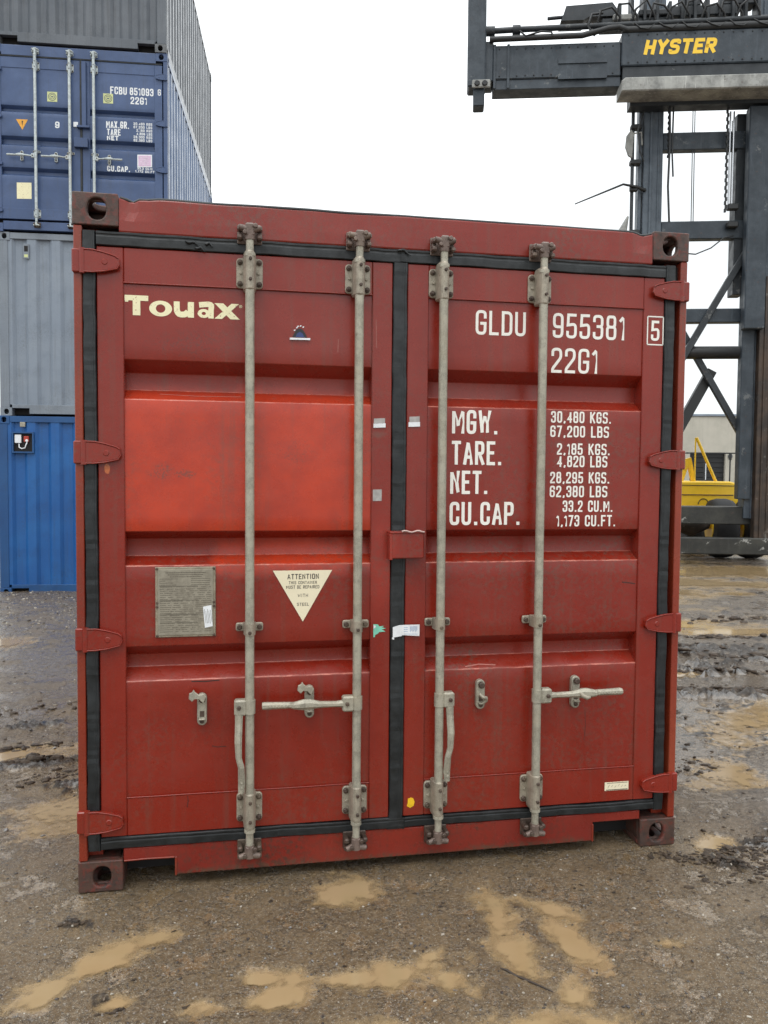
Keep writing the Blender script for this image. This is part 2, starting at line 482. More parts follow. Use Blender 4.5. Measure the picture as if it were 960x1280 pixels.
# ------------------------------------------------------------------ stroke lettering (condensed container lettering)
# every glyph: (width, [polylines]); a point (x, z[, r]) may round its corner by r; closed when first == last
G = {
 'A': (.5, [[(0, 0), (.25, 1), (.5, 0)], [(.09, .3), (.41, .3)]]),
 'B': (.48, [[(.0, 0), (0, 1), (.46, 1, .16), (.46, .53, .16), (0, .53)], [(.0, .53), (.48, .53, .16), (.48, 0, .16), (0, 0)]]),
 'C': (.48, [[(.48, .72), (.48, 1, .2), (0, 1, .2), (0, 0, .2), (.48, 0, .2), (.48, .28)]]),
 'D': (.48, [[(0, 0), (0, 1), (.48, 1, .22), (.48, 0, .22), (0, 0)]]),
 'E': (.44, [[(.44, 1), (0, 1), (0, 0), (.44, 0)], [(0, .52), (.36, .52)]]),
 'F': (.44, [[(.44, 1), (0, 1), (0, 0)], [(0, .52), (.36, .52)]]),
 'G': (.48, [[(.48, .74), (.48, 1, .2), (0, 1, .2), (0, 0, .2), (.48, 0, .2), (.48, .46), (.26, .46)]]),
 'H': (.48, [[(0, 0), (0, 1)], [(.48, 0), (.48, 1)], [(0, .5), (.48, .5)]]),
 'I': (.1, [[(.05, 0), (.05, 1)]]),
 'K': (.5, [[(0, 0), (0, 1)], [(.48, 1), (.02, .42)], [(.16, .58), (.5, 0)]]),
 'L': (.42, [[(0, 1), (0, 0), (.42, 0)]]),
 'M': (.66, [[(0, 0), (0, 1), (.33, .3), (.66, 1), (.66, 0)]]),
 'N': (.52, [[(0, 0), (0, 1), (.52, 0), (.52, 1)]]),
 'O': (.5, [[(.25, 1), (0, 1, .2), (0, 0, .2), (.5, 0, .2), (.5, 1, .2), (.25, 1)]]),
 'P': (.48, [[(0, 0), (0, 1), (.48, 1, .17), (.48, .46, .17), (0, .46)]]),
 'R': (.5, [[(0, 0), (0, 1), (.48, 1, .17), (.48, .48, .17), (0, .48)], [(.22, .48), (.5, 0)]]),
 'S': (.48, [[(.48, .86), (.48, 1, .12), (0, 1, .2), (0, .55, .16), (.48, .49, .16), (.48, 0, .2), (0, 0, .12), (0, .14)]]),
 'T': (.5, [[(0, 1), (.5, 1)], [(.25, 1), (.25, 0)]]),
 'U': (.48, [[(0, 1), (0, 0, .2), (.48, 0, .2), (.48, 1)]]),
 'V': (.5, [[(0, 1), (.25, 0), (.5, 1)]]),
 'W': (.7, [[(0, 1), (.16, 0), (.35, .8), (.54, 0), (.7, 1)]]),
 'X': (.5, [[(0, 1), (.5, 0)], [(.5, 1), (0, 0)]]),
 'Y': (.5, [[(0, 1), (.25, .48), (.5, 1)], [(.25, .48), (.25, 0)]]),
 '0': (.46, [[(.23, 1), (0, 1, .2), (0, 0, .2), (.46, 0, .2), (.46, 1, .2), (.23, 1)]]),
 '1': (.2, [[(0, .84), (.16, 1), (.16, 0)]]),
 '2': (.46, [[(0, .74), (0, 1, .2), (.46, 1, .2), (.46, .62, .12), (0, .12, .05), (0, 0), (.46, 0)]]),
 '3': (.46, [[(0, .78), (0, 1, .2), (.46, 1, .2), (.46, .53, .14), (.2, .53)], [(.2, .53), (.46, .53, .14), (.46, 0, .2), (0, 0, .2), (0, .22)]]),
 '4': (.48, [[(.36, 0), (.36, 1), (0, .28), (.48, .28)]]),
 '5': (.46, [[(.44, 1), (.04, 1), (.02, .54), (.46, .60, .18), (.46, 0, .2), (0, 0, .2), (0, .22)]]),
 '6': (.46, [[(.46, .78), (.46, 1, .2), (0, 1, .2), (0, 0, .2), (.46, 0, .2), (.46, .56, .18), (0, .56)]]),
 '7': (.44, [[(0, 1), (.44, 1), (.14, 0)]]),
 '8': (.46, [[(.23, 1), (.02, 1, .17), (.02, .53, .15), (.44, .53, .15), (.44, 1, .17), (.23, 1)], [(.23, .53), (0, .53, .15), (0, 0, .18), (.46, 0, .18), (.46, .53, .15), (.23, .53)]]),
 '9': (.46, [[(0, .22), (0, 0, .2), (.46, 0, .2), (.46, 1, .2), (0, 1, .2), (0, .44, .18), (.46, .44)]]),
 '.': (.12, [[(.06, -.01), (.06, .02)]]),
 ',': (.12, [[(.08, .03), (.04, -.08)]]),
 '-': (.3, [[(0, .5), (.3, .5)]]),
 ' ': (.24, []),
 # lower case of the heavy company lettering
 't': (.80, [[(0, .88), (.80, .88)], [(.40, .88), (.40, 0)]]),
 'o': (.66, [[(.33, .66), (0, .66, .24), (0, 0, .24), (.66, 0, .24), (.66, .66, .24), (.33, .66)]]),
 'u': (.60, [[(0, .70), (0, 0, .2), (.60, 0, .2)], [(.60, .74), (.60, -.06)]]),
 'a': (.58, [[(.04, .62), (.58, .62, .16), (.58, -.06)], [(.58, .30), (0, .30, .14), (0, 0, .14), (.58, 0)]]),
 'x': (.62, [[(0, .68), (.62, -.04)], [(.62, .68), (0, -.04)]]),
}

def _round(pl):
    out = []
    closed = pl[0][:2] == pl[-1][:2]
    for i, p in enumerate(pl):
        r = p[2] if len(p) > 2 else 0
        P = Vector(p[:2])
        if r == 0 or i in (0, len(pl) - 1):
            out.append(P); continue
        a = Vector(pl[i - 1][:2]) - P; b = Vector(pl[i + 1][:2]) - P
        ra = min(r, a.length * 0.5); rb = min(r, b.length * 0.5)
        A = P + a.normalized() * ra; B = P + b.normalized() * rb
        for k in range(5):
            t = k / 4
            out.append(A * (1 - t) ** 2 + P * 2 * t * (1 - t) + B * t * t)
    return out

def stroke_poly(mb, pts, w, surf, lift, mi=0, cap=False):
    """flat ribbon of width w following pts (x, z) on the surface y = surf(x, z) - lift"""
    q = [pts[0]]
    for p in pts[1:]:
        if (p - q[-1]).length > 1e-5: q.append(p)
    pts = q
    closed = (pts[0] - pts[-1]).length < 1e-5 and len(pts) > 3
    if not closed and cap:
        pts = list(pts)
        pts[0] = pts[0] + (pts[0] - pts[1]).normalized() * w * .42
        pts[-1] = pts[-1] + (pts[-1] - pts[-2]).normalized() * w * .42
    L = []; Rr = []
    n = len(pts)
    for i in range(n):
        if closed:
            a = (pts[i] - pts[i - 1 if i > 0 else n - 2]); b = (pts[(i + 1) if i < n - 1 else 1] - pts[i])
        else:
            a = pts[i] - pts[i - 1] if i > 0 else pts[1] - pts[0]
            b = pts[i + 1] - pts[i] if i < n - 1 else a
        a.normalize(); b = b.normalized()
        na = Vector((-a.y, a.x)); nb = Vector((-b.y, b.x))
        m = na + nb
        k = m.dot(na)
        off = m * (w / 2 / k) if k > 0.35 else na * (w / 2)
        if off.length > w * 1.1: off *= w * 1.1 / off.length
        L.append(pts[i] + off); Rr.append(pts[i] - off)
    vs = []
    for p in L + Rr:
        vs.append((p.x, surf(p.x, p.y) - lift, p.y))
    mb.add(vs, [(i, n + i, n + i + 1, i + 1) for i in range(n - 1)], mi)

def letters(mb, text, x0, x1, z0, z1, tk, surf=lambda x, z: 0.0, lift=0.0008, gap=0.16, slant=0.0, mi=0):
    """text fitted into the rectangle x0..x1, z0..z1; tk is the stroke width in metres"""
    tot = sum(G[c][0] for c in text) + gap * (len(text) - 1) * 1.0
    n = len(text)
    H = (z1 - z0 - tk)
    # glyph widths scale so that sum + stroke width per glyph fills the span
    k = (x1 - x0 - tk * n) / (tot)
    x = x0
    cnt = 0
    for c in text:
        w, pls = G[c]
        for pl in pls:
            pts = []
            for p in _round(pl):
                zz = z0 + tk / 2 + p.y * H
                pts.append(Vector((x + tk / 2 + p.x * k + slant * (zz - z0), zz)))
            stroke_poly(mb, pts, tk, surf, lift + 0.00012 * (cnt % 5), mi, True)
            cnt += 1
        x += w * k + tk + gap * k
    return mb

# ------------------------------------------------------------------ container pieces
CW, CH, CL = 2.438, 2.591, 6.058

def plate_with_hole(mb, u0, v0, u1, v1, hc, hr, thick, frame, mi=0, n=24):
    """rounded rectangle plate with an oval hole, in a local (u, v, depth) frame"""
    outer = []; inner = []
    for k in range(n):
        t = 2 * math.pi * k / n
        c, s = math.cos(t), math.sin(t)
        inner.append((hc[0] + hr[0] * abs(c) ** 0.88 * (1 if c > 0 else -1), hc[1] + hr[1] * abs(s) ** 0.88 * (1 if s > 0 else -1)))
        e = 1 / max(abs(c), abs(s))
        ou = (u0 + u1) / 2 + (u1 - u0) / 2 * c * e; ov = (v0 + v1) / 2 + (v1 - v0) / 2 * s * e
        outer.append((ou, ov))
    vs = []
    for d in (0, thick):
        vs += [frame(u, v, d) for u, v in outer] + [frame(u, v, d) for u, v in inner]
    fs = []
    for k in range(n):
        j = (k + 1) % n
        fs.append((k, j, n + j, n + k))
        fs.append((2 * n + k, 3 * n + k, 3 * n + j, 2 * n + j))
        fs.append((n + k, n + j, 3 * n + j, 3 * n + k))
        fs.append((k, 2 * n + k, 2 * n + j, j))
    mb.add(vs, fs, mi)

def casting(x_out, z_out, y_out, sx, sy, sz, w=0.162, d=0.178, h=0.118):
    """corner casting; (x_out, y_out, z_out) is its outer corner; sx, sy, sz (+-1) point inward"""
    mb = MB()
    T = 0.026
    f = lambda x, y, z: (x_out + sx * x, y_out + sy * y, z_out + sz * z)
    plate_with_hole(mb, 0, 0, w, h, (0.086, 0.058), (0.033, 0.039), T, lambda u, v, dd: f(u, dd, v))       # end face
    plate_with_hole(mb, T, 0, d, h, (0.095, 0.056), (0.038, 0.030), T, lambda u, v, dd: f(dd, u, v))       # side face
    plate_with_hole(mb, T, T, w, d, (0.09, 0.09), (0.030, 0.052), T, lambda u, v, dd: f(u, v, dd))         # top / bottom face
    a = f(w - 0.012, T, T); b = f(w, d, h)
    mb.box(tuple(map(min, a, b)), tuple(map(max, a, b)))
    a = f(T, d - 0.012, T); b = f(w - 0.012, d, h)
    mb.box(tuple(map(min, a, b)), tuple(map(max, a, b)))
    a = f(T, T, h - 0.012); b = f(w - 0.012, d - 0.012, h)
    mb.box(tuple(map(min, a, b)), tuple(map(max, a, b)))
    return mb

def add_castings(root, mat, front_mats=None):
    for sx, X in ((1, 0.0), (-1, CW)):
        for sy, Y in ((1, 0.0), (-1, CL)):
            for sz, Z in ((1, 0.0), (-1, CH)):
                o = casting(X, Z, Y, sx, sy, sz).build('corner_casting', mat, root)
                me = o.data
                import bmesh
                bm = bmesh.new(); bm.from_mesh(me); bmesh.ops.recalc_face_normals(bm, faces=bm.faces); bm.to_mesh(me); bm.free()
                if sy > 0:
                    b = o.modifiers.new('bevel', 'BEVEL'); b.width = 0.007; b.segments = 2; b.limit_method = 'ANGLE'; b.angle_limit = R(50)

def corrugated(x0, x1, z0, z1, place, period=0.278, depth=0.055, phase=0.0, mi=0):
    """trapezoid corrugation along u from x0 to x1; place(u, z, d) gives the point"""
    us = []
    a = [0, .25, .5, .75]
    u = x0
    pr = []
    while u < x1:
        pr += [(u, 0), (u + period * .28, 0), (u + period * .46, depth), (u + period * .82, depth)]
        u += period
    pr = [(min(p, x1), d) for p, d in pr] + [(x1, 0)]
    vs = [place(p, z, d) for z in (z0, z1) for p, d in pr]
    n = len(pr)
    return vs, [(i, i + 1, n + i + 1, n + i) for i in range(n - 1)]

def shell(root, mat_body, mat_side, mat_rail, roof_mat=None):
    """side walls, rails, roof, rear wall and floor of a container"""
    for nm, X, s in (('side_wall', 0.012, 1), ('side_wall', CW - 0.012, -1)):
        mb = MB()
        vs, fs = corrugated(0.17, CL - 0.17, 0.158, 2.53, lambda u, z, d: (X + s * d, u, z))
        mb.add(vs, fs)
        mb.build(nm, mat_side, root)
        r = MB(); xa, xb = sorted((X - s * 0.004, X + s * 0.05))
        r.box((xa, 0.178, 0.02), (xb, CL - 0.178, 0.158)); r.build('bottom_side_rail', mat_rail, root)
        r = MB(); r.box((xa, 0.178, 2.53), (xb, CL - 0.178, 2.587)); r.build('top_side_rail', mat_rail, root)
    mb = MB()
    vs, fs = corrugated(0.18, CL - 0.18, 0.05, CW - 0.05, lambda u, x, d: (x, u, 2.583 - d * 0.55))
    mb.add(vs, fs); mb.build('roof', mat_rail, root)
    MB().box((0.06, CL - 0.05, 0.12), (CW - 0.06, CL - 0.02, 2.56)).build('rear_wall', mat_body, root)
    MB().box((0.07, 0.12, 0.10), (CW - 0.07, CL - 0.06, 0.15)).build('floor', M['dark_gap'], root)
    for k_ in range(20):  # unseen crossmembers, added low and near-black to darken the gap below
        MB().box((0.07, 0.125 + k_ * .30, 0.022), (CW - 0.07, 0.165 + k_ * .30, 0.10)).build('added_crossmember', M['dark_gap'], root)
    for X, s in ((0.006, 1), (CW - 0.006, -1)):
        xa, xb = sorted((X, X + s * 0.09))
        MB().box((xa, CL - 0.10, 0.118), (xb, CL - 0.01, 2.473)).build('corner_post', mat_body, root)

def pdent(x, z, amp=0.0016, seed=3):
    return (float(vnoise(x * 3.1 + 5, z * 4.3 + 2, seed)) - 0.5) * 2 * amp + (float(vnoise(x * 9 + 1, z * 11, seed + 1)) - 0.5) * amp

TROUGHS = [(1.850, 1.890, 1.954, 1.997), (1.229, 1.262, 1.328, 1.359), (0.792, 0.836, 0.884, 0.926)]
PY, PD = 0.014, 0.074
def panel_y(x, z, troughs=TROUGHS):
    y = PY
    for a, b, c, d in troughs:
        if a < z < d:
            if z < b: f = (z - a) / (b - a)
            elif z < c: f = 1
            else: f = (d - z) / (d - c)
            y = PY + (PD - PY) * f
    return y + pdent(x, z)

def door_panel(x0, x1, z0, z1, troughs, nx=40):
    zs = [z0]
    for a, b, c, d in sorted(troughs):
        for k, s in ((a, 1), (b, 1), (c, 1), (d, 1)):
            zs += [k - 0.0022, k - 0.0007, k + 0.0007, k + 0.0022]
    zs.append(z1)
    ext = []
    zs = sorted(zs)
    for i in range(len(zs) - 1):
        ext.append(zs[i])
        g = zs[i + 1] - zs[i]
        m = int(g / 0.05)
        for k in range(1, m):
            ext.append(zs[i] + g * k / m)
    ext.append(zs[-1])
    def yy(x, z):           # rounded folds: average over a small window
        return (panel_y(x, z - 0.0018, troughs) + 2 * panel_y(x, z, troughs) + panel_y(x, z + 0.0018, troughs)) / 4
    vs = []; fs = []
    for z in ext:
        for i in range(nx + 1):
            x = x0 + (x1 - x0) * i / nx
            vs.append((x, yy(x, z), z))
    w = nx + 1
    for j in range(len(ext) - 1):
        for i in range(nx):
            fs.append((j * w + i, j * w + i + 1, (j + 1) * w + i + 1, (j + 1) * w + i))
    return MB().add(vs, fs, 0, True)

def warp_strip(x0, x1, z0, z1, y, mi=0, nx=60, top=None, depth=0.06, amp=0.0012, seed=11):
    """long flat member with faint dents; top(x) lowers its upper edge"""
    mb = MB(); vs = []; fs = []
    rows = [(0.0, 1), (0.0, 0), (0.04, 0), (0.35, 0), (0.65, 0), (0.96, 0), (1.0, 0), (1.0, 1)]
    for t, back in rows:
        for i in range(nx + 1):
            x = x0 + (x1 - x0) * i / nx
            zt = z1 - (top(x) if top else 0)
            z = z0 + (zt - z0) * t
            yy = y + (depth if back else 0) + (0.002 if (t in (0.0, 1.0) and not back) else 0) + (pdent(x, z, amp, seed) if not back else 0)
            if top and t > 0.5 and not back: yy += top(x) * 0.9 * t
            vs.append((x, yy, z))
    w = nx + 1
    for j in range(len(rows) - 1):
        for i in range(nx):
            fs.append((j * w + i, j * w + i + 1, (j + 1) * w + i + 1, (j + 1) * w + i))
    mb.add(vs, fs, mi, False)
    mb.box((x0 - 0.0005, y + 0.003, z0 + 0.001), (x0, y + depth, z1 - 0.012), mi)
    return mb

def gasket_strip(p0, p1, across, w, y=-0.002, n=60, seed=0, mb=None, wob=0.0022):
    """two lipped rubber strip from p0 to p1 (x, z); 'across' is the unit (x, z) of its width"""
    prof = [(-.5, .022), (-.5, .004), (-.44, .001), (-.10, .0005), (.10, .0005), (.20, .0018), (.27, .0015), (.33, -.001), (.44, -.001), (.5, .003), (.5, .022)]
    mb = mb or MB(); vs = []; fs = []
    for i in range(n + 1):
        t = i / n
        px = p0[0] + (p1[0] - p0[0]) * t; pz = p0[1] + (p1[1] - p0[1]) * t
        k = (float(vnoise(t * n * 0.30, seed * 3.1, 5)) - 0.5) * 2 * wob
        k2 = (float(vnoise(t * n * 0.9, seed * 2.1 + 9, 6)) - 0.5) * wob
        for u, d in prof:
            vs.append((px + across[0] * (u * w + k), y + d + k2, pz + across[1] * (u * w + k)))
    m = len(prof)
    for i in range(n):
        for j in range(m - 1):
            fs.append((i * m + j, i * m + j + 1, (i + 1) * m + j + 1, (i + 1) * m + j))
    mb.add(vs, fs, 0, False)
    return mb

def hinge(z, left=True, h=0.040):
    mb = MB()
    fx = (lambda x: x) if left else (lambda x: CW - x)
    P = [(.033, -h), (.033, h), (.075, h * .98), (.110, h * .80), (.150, h * .52), (.163, h * .30), (.166, -h * .25), (.158, -h * .62), (.110, -h * .9), (.07, -h)]
    poly = [(fx(x), z + dz) for x, dz in P]
    mb.prism(poly, -0.016, 0.005, ch=0.004)
    rim = [(fx(x), -0.016, z + dz) for x, dz in P[1:6]]
    mb.tube(rim, 0.0030, 6)
    rim = [(fx(x), -0.016, z + dz) for x, dz in P[6:10]] + [(fx(.033), -0.016, z - h)]
    mb.tube(rim, 0.0030, 6)
    mb.disc((fx(.115), z - .002), 0.012, -0.0185, -0.01, n=12)
    a, b = sorted((fx(0.0), fx(0.034)))
    mb.cbox((a, -0.012, z - h * 1.05), (b, 0.02, z + h * 1.05), 0.004)
    mb.tube([(fx(.036), -0.010, z - h * 1.12), (fx(.036), -0.010, z + h * 1.12)], 0.011, 10)
    return mb

def bar_bracket(x, z, yb, flip=False):
    """bearing bracket of a locking bar: plate, hump, four corner bolts"""
    mb = MB()
    mb.prism(rrect(x - .049, z - .056, x + .049, z + .056, .014), -0.004, 0.006, 0, ch=0.003)
    n = 10
    vs = []; fs = []
    zs = [(-.072, .019), (-.066, .024), (.058, .024), (.066, .023), (.074, .0185)]
    if not flip: pass
    else: zs = [(-a, b) for a, b in zs][::-1]
    for dz, r in zs:
        for k in range(n + 1):
            t = math.pi * k / n
            vs.append((x - r * math.cos(t), -0.0042 - (abs(yb) + 0.000 + r * 0.9 - 0.004) * math.sin(t) ** 0.7, z + dz))
    for j in range(len(zs) - 1):
        for k in range(n):
            fs.append((j * (n + 1) + k, j * (n + 1) + k + 1, (j + 1) * (n + 1) + k + 1, (j + 1) * (n + 1) + k))
    fs.append(tuple(range(n + 1))); fs.append(tuple(reversed(range((len(zs) - 1) * (n + 1), len(zs) * (n + 1)))))
    mb.add(vs, fs, 0, False)
    for dx in (-.036, .036):
        for dz in (-.040, .040):
            mb.disc((x + dx, z + dz), 0.0105, -0.013, -0.004, 1, 8)
            mb.disc((x + dx, z + dz), 0.005, -0.018, -0.013, 1, 6)
        mb.disc((x + dx * .9, z + .0), 0.0055, -0.009, -0.004, 0, 6)
    for dz in (-.034, .040):
        mb.disc((x + .002, z + dz), 0.0065, -abs(yb) - 0.030, -abs(yb) - 0.015, 1, 8)
    return mb

def guide_bracket(x, z, yb):
    mb = MB()
    mb.prism(rrect(x - .052, z - .016, x + .052, z + .016, .008), -0.004, 0.006, 0, ch=0.003)
    n = 10; vs = []; fs = []
    for dz in (-.024, .020):
        for k in range(n + 1):
            t = math.pi * k / n
            vs.append((x - .023 * math.cos(t), -0.004 - (abs(yb) + .018) * math.sin(t) ** 0.6, z + dz))
    for k in range(n):
        fs.append((k, k + 1, n + 2 + k, n + 1 + k))
    fs += [tuple(range(n + 1)), tuple(reversed(range(n + 1, 2 * n + 2)))]
    mb.add(vs, fs, 0, False)
    for dx in (-.038, .038):
        mb.disc((x + dx, z), 0.010, -0.013, -0.004, 1, 8)
    mb.disc((x, z - .012), 0.007, -abs(yb) - 0.028, -abs(yb) - 0.015, 1, 8)
    return mb

def locking_bar(x, yb, z0, z1, r=0.0172, lean=0.0):
    mb = MB()
    mb.tube([(x + lean, yb, z0 + .07), (x, yb, z1 - .07)], r, 16)
    mb.tube([(x + lean, yb, z0), (x + lean, yb, z0 + .07)], r * 0.84, 14)
    mb.tube([(x, yb, z1 - .07), (x, yb, z1)], r * 0.84, 14)
    for z in (z0 + .066, z1 - .066):
        mb.tube([(x, yb, z - .006), (x, yb, z + .006)], r * 1.22, 16)
    return mb

def cam_end(x, z, yb, up=True, seed=0):
    """forged cam with its keeper: barrel, two claws and stop lugs"""
    rnd = random.Random(seed)
    s = 1 if up else -1
    mb = MB()
    mb.tube([(x, yb, z - s * .03), (x, yb, z + s * .018)], [0.018, 0.021], 12)
    mb.cbox((x - .017, yb - .018, z - .018), (x + .017, yb + .02, z + .030 * 1), 0.006)
    # keeper plate welded on the sill or header
    mb.cbox((x - .046, -0.006, z - .034), (x + .046, 0.006, z + .034), 0.003, 1)
    for sx in (-1, 1):
        a, b = sorted((x + sx * .026, x + sx * .046))
        mb.cbox((a, yb * 1.05, z - .026), (b, -0.004, z - .008), 0.005, 1)
        mb.cbox((a, yb * 1.15, z + .004), (b, -0.004, z + .024), 0.005, 1)
        mb.cbox((a + .002, yb * 0.6, z - .010), (b - .002, -0.004, z + .006), 0.003, 1)
        mb.tube([(x + sx * .014, yb - .004, z + s * .008), (x + sx * .040, yb - .008, z + s * (.010 + .006 * rnd.random()))], [0.014, 0.010], 10)
    mb.disc((x + .020, z + .018), 0.009, yb - .026, yb - .01, 1, 8)
    mb.disc((x - .018, z - .006), 0.008, yb - .024, yb - .01, 1, 8)
    return mb

def slot_keeper(x, z0, z1, hook=0, w=0.018):
    """handle retainer: long rounded plate with a slot, a bolt and a swinging catch"""
    mb = MB()
    mb.prism(rrect(x - w, z0, x + w, z1, w * .98, 6), -0.012, 0.010, 0, ch=0.003)
    zc = z0 + (z1 - z0) * .36
    mb.box((x - .008, -0.0128, zc - .010), (x + .009, -0.0118, zc + .012), 1)
    mb.cbox((x - .012, -0.034, zc - .018), (x + .012, -0.011, zc - .012), 0.002)
    mb.disc((x, z0 + w), 0.009, -0.020, -0.011, 1, 8)
    mb.disc((x + .001, z1 - w * 1.1), 0.0125, -0.028, -0.011, 1, 10)
    if hook:
        c = [(x + .016, z1 - .008), (x + .006, z1 + .004), (x - .012, z1 + .002), (x - .024, z1 + .012), (x - .030, z1 + .022), (x - .036, z1 + .012),
             (x - .046, z1 + .008), (x - .048, z1 - .012), (x - .036, z1 - .024), (x - .026, z1 - .014), (x - .010, z1 - .016), (x + .006, z1 - .032)]
        mb.prism(c, -0.034, -0.026, 0, ch=0.002)
    return mb

def handle(x_bar, zh, yb, side, vertical, length, bend=0.012):
    """door handle: hub clamped to the bar and a forged lever"""
    mb = MB()
    s = side
    a, b = sorted((x_bar + s * .012, x_bar + s * .058))
    mb.cbox((a, yb - .020, zh - .030), (b, yb + .018, zh + .030), 0.006)
    mb.disc((x_bar + s * .040, zh + .002), 0.008, yb - .030, yb - .018, 1, 8)
    mb.tube([(x_bar, yb, zh - .026), (x_bar, yb, zh + .026)], 0.0215, 14)
    if vertical:
        x = x_bar + s * .040
        pts = [(x, zh - .025, .015), (x + s * .001, zh - .06, .0140), (x + s * 0.003, zh - .13, .0135), (x + s * .001, zh - .19, .0115), (x - s * .008, zh - .225, .012),
               (x - s * .010, zh - .29, .0135), (x - s * .008, zh - length, .0115)]
        P = [(px, pz, w) for px, pz, w in pts]
        vs = []; fs = []
        for i, (px, pz, w) in enumerate(P):
            yy = yb - .014 - (.012 if 2 <= i <= 4 else 0)
            vs += [(px - w, yy, pz), (px - w * .45, yy - .008, pz), (px + w * .45, yy - .008, pz), (px + w, yy, pz), (px + w, yy + .008, pz), (px - w, yy + .008, pz)]
        for i in range(len(P) - 1):
            for k in range(6):
                fs.append((i * 6 + k, (i + 1) * 6 + k, (i + 1) * 6 + (k + 1) % 6, i * 6 + (k + 1) % 6))
        fs += [tuple(range(6)), tuple(reversed(range((len(P) - 1) * 6, len(P) * 6)))]
        mb.add(vs, fs)
        for k in range(5):
            zz = zh - length + .02 + k * .018
            mb.disc((x - s * .009, zz), 0.0045, yb - .0255, yb - .020, 0, 6)
    else:
        x = x_bar + s * .05
        P = [(0, 0, .014), (.10 * length, .000, .0105), (.30 * length, .004, .012), (.42 * length, .007, .019), (.50 * length, .006, .020), (.62 * length, .004, .013), (.66 * length, .003, .0115), (length * .98, .004, .014), (length, .004, .012)]
        vs = []; fs = []
        for i, (t, dz, w) in enumerate(P):
            yy = yb - .010 - (.012 if 2 <= i <= 5 else 0)
            px = x + s * t; pz = zh + dz
            vs += [(px, yy, pz - w), (px, yy - .009, pz - w * .4), (px, yy - .009, pz + w * .4), (px, yy, pz + w), (px, yy + .010, pz + w), (px, yy + .010, pz - w)]
        for i in range(len(P) - 1):
            for k in range(6):
                q = (i * 6 + k, i * 6 + (k + 1) % 6, (i + 1) * 6 + (k + 1) % 6, (i + 1) * 6 + k)
                fs.append(q if s > 0 else q[::-1])
        fs += [tuple(range(6)), tuple(reversed(range((len(P) - 1) * 6, len(P) * 6)))]
        mb.add(vs, fs)
        for k in range(6):
            mb.disc((x + s * (length * .70 + k * .013), zh + .003), 0.0042, yb - .0215, yb - .016, 0, 6)
    return mb

# ================================================================== GROUND (one sheet out to the horizon)
def axis(lo, hi, step, far_lo, far_hi, g=1.022):
    c = list(np.arange(lo, hi, step))
    s = step; v = lo; left = []
    while v > far_lo:
        s *= g; v -= s; left.append(v)
        if v < lo - 9: g = 1.12
    s = step; v = c[-1]; right = []; g = 1.022
    while v < far_hi:
        s *= g; v += s; right.append(v)
        if v > hi + 14: g = 1.12
    return np.array(left[::-1] + c + right)

# puddle outlines: (centre x, centre y, half length, half width, turn in degrees)
PUD = [(-0.17, 0.80, 0.21, 0.15, 30), (-1.66, 5.2, .20, .20, 0),
       (0.98, -0.135, 0.135, 0.085, 20), (0.02, -0.57, 0.10, 0.05, 45), (0.16, -0.43, 0.20, 0.055, 38), (0.30, -0.34, 0.12, 0.04, 25), (0.22, -0.66, 0.05, 0.035, 20),
       (0.70, -0.72, 0.13, 0.04, 5), (0.90, -0.665, 0.14, 0.035, -8), (0.66, -0.62, 0.05, 0.03, 0), (0.50, -0.73, .06, .03, 10),
       (1.12, -0.66, 0.13, 0.06, 5), (1.24, -0.74, 0.06, 0.07, 60), (1.20, -0.60, .05, .03, 0),
       (1.50, -0.42, 0.055, 0.16, 3), (1.50, -0.60, 0.06, 0.13, 8), (1.72, -0.385, 0.10, 0.04, -38), (1.705, -0.60, 0.055, 0.12, 12), (2.02, -0.66, .06, .025, -15),
       (1.60, -0.86, 0.05, 0.06, 0), (1.42, -0.98, 0.16, 0.06, 0), (1.58, -1.02, .12, .05, 10), (0.95, -0.93, .12, .04, 0),
       (4.15, 1.62, 0.50, 0.25, 25), (3.20, 0.75, 0.20, 0.12, 40), (5.9, 4.6, 0.55, 0.22, -5), (9.4, 10.35, 2.6, 0.75, -10), (4.1, 2.9, .35, .08, 10),
       (-0.66, 1.70, 0.34, 0.10, 8), (2.62, -0.02, .10, .05, 20), (3.3, .2, .16, .05, 20), (2.9, 1.5, .2, .06, -20)]
# torn-up mud: (x, y, half length, half width, turn, height)
CLOD = [(-0.55, 1.46, 0.40, 0.07, 8, .04), (-0.75, 2.25, 0.45, 0.10, 10, .025), (-0.2, 1.15, .12, .10, 40, .03),
        (4.9, 3.75, 1.1, 0.28, -8, .07), (4.3, 3.0, 0.9, .22, 8, .06), (5.6, 3.2, .6, .2, 0, .06), (3.9, 2.2, .5, .10, -10, .045),
        (2.52, -0.18, .20, .05, -30, .026), (2.78, -0.30, .22, .05, -20, .028), (2.95, -0.02, .35, .06, 12, .028), (3.2, -0.35, .3, .08, 10, .03), (2.62, -.52, .25, .04, 24, .02),
        (2.45, -0.85, .12, .06, 30, .022), (2.75, -.75, .2, .1, 20, .035), (0.02, -0.22, .06, .04, 10, .018), (2.6, 1.6, .35, .08, 0, .04), (.18, -.66, .04, .03, 0, .02)]

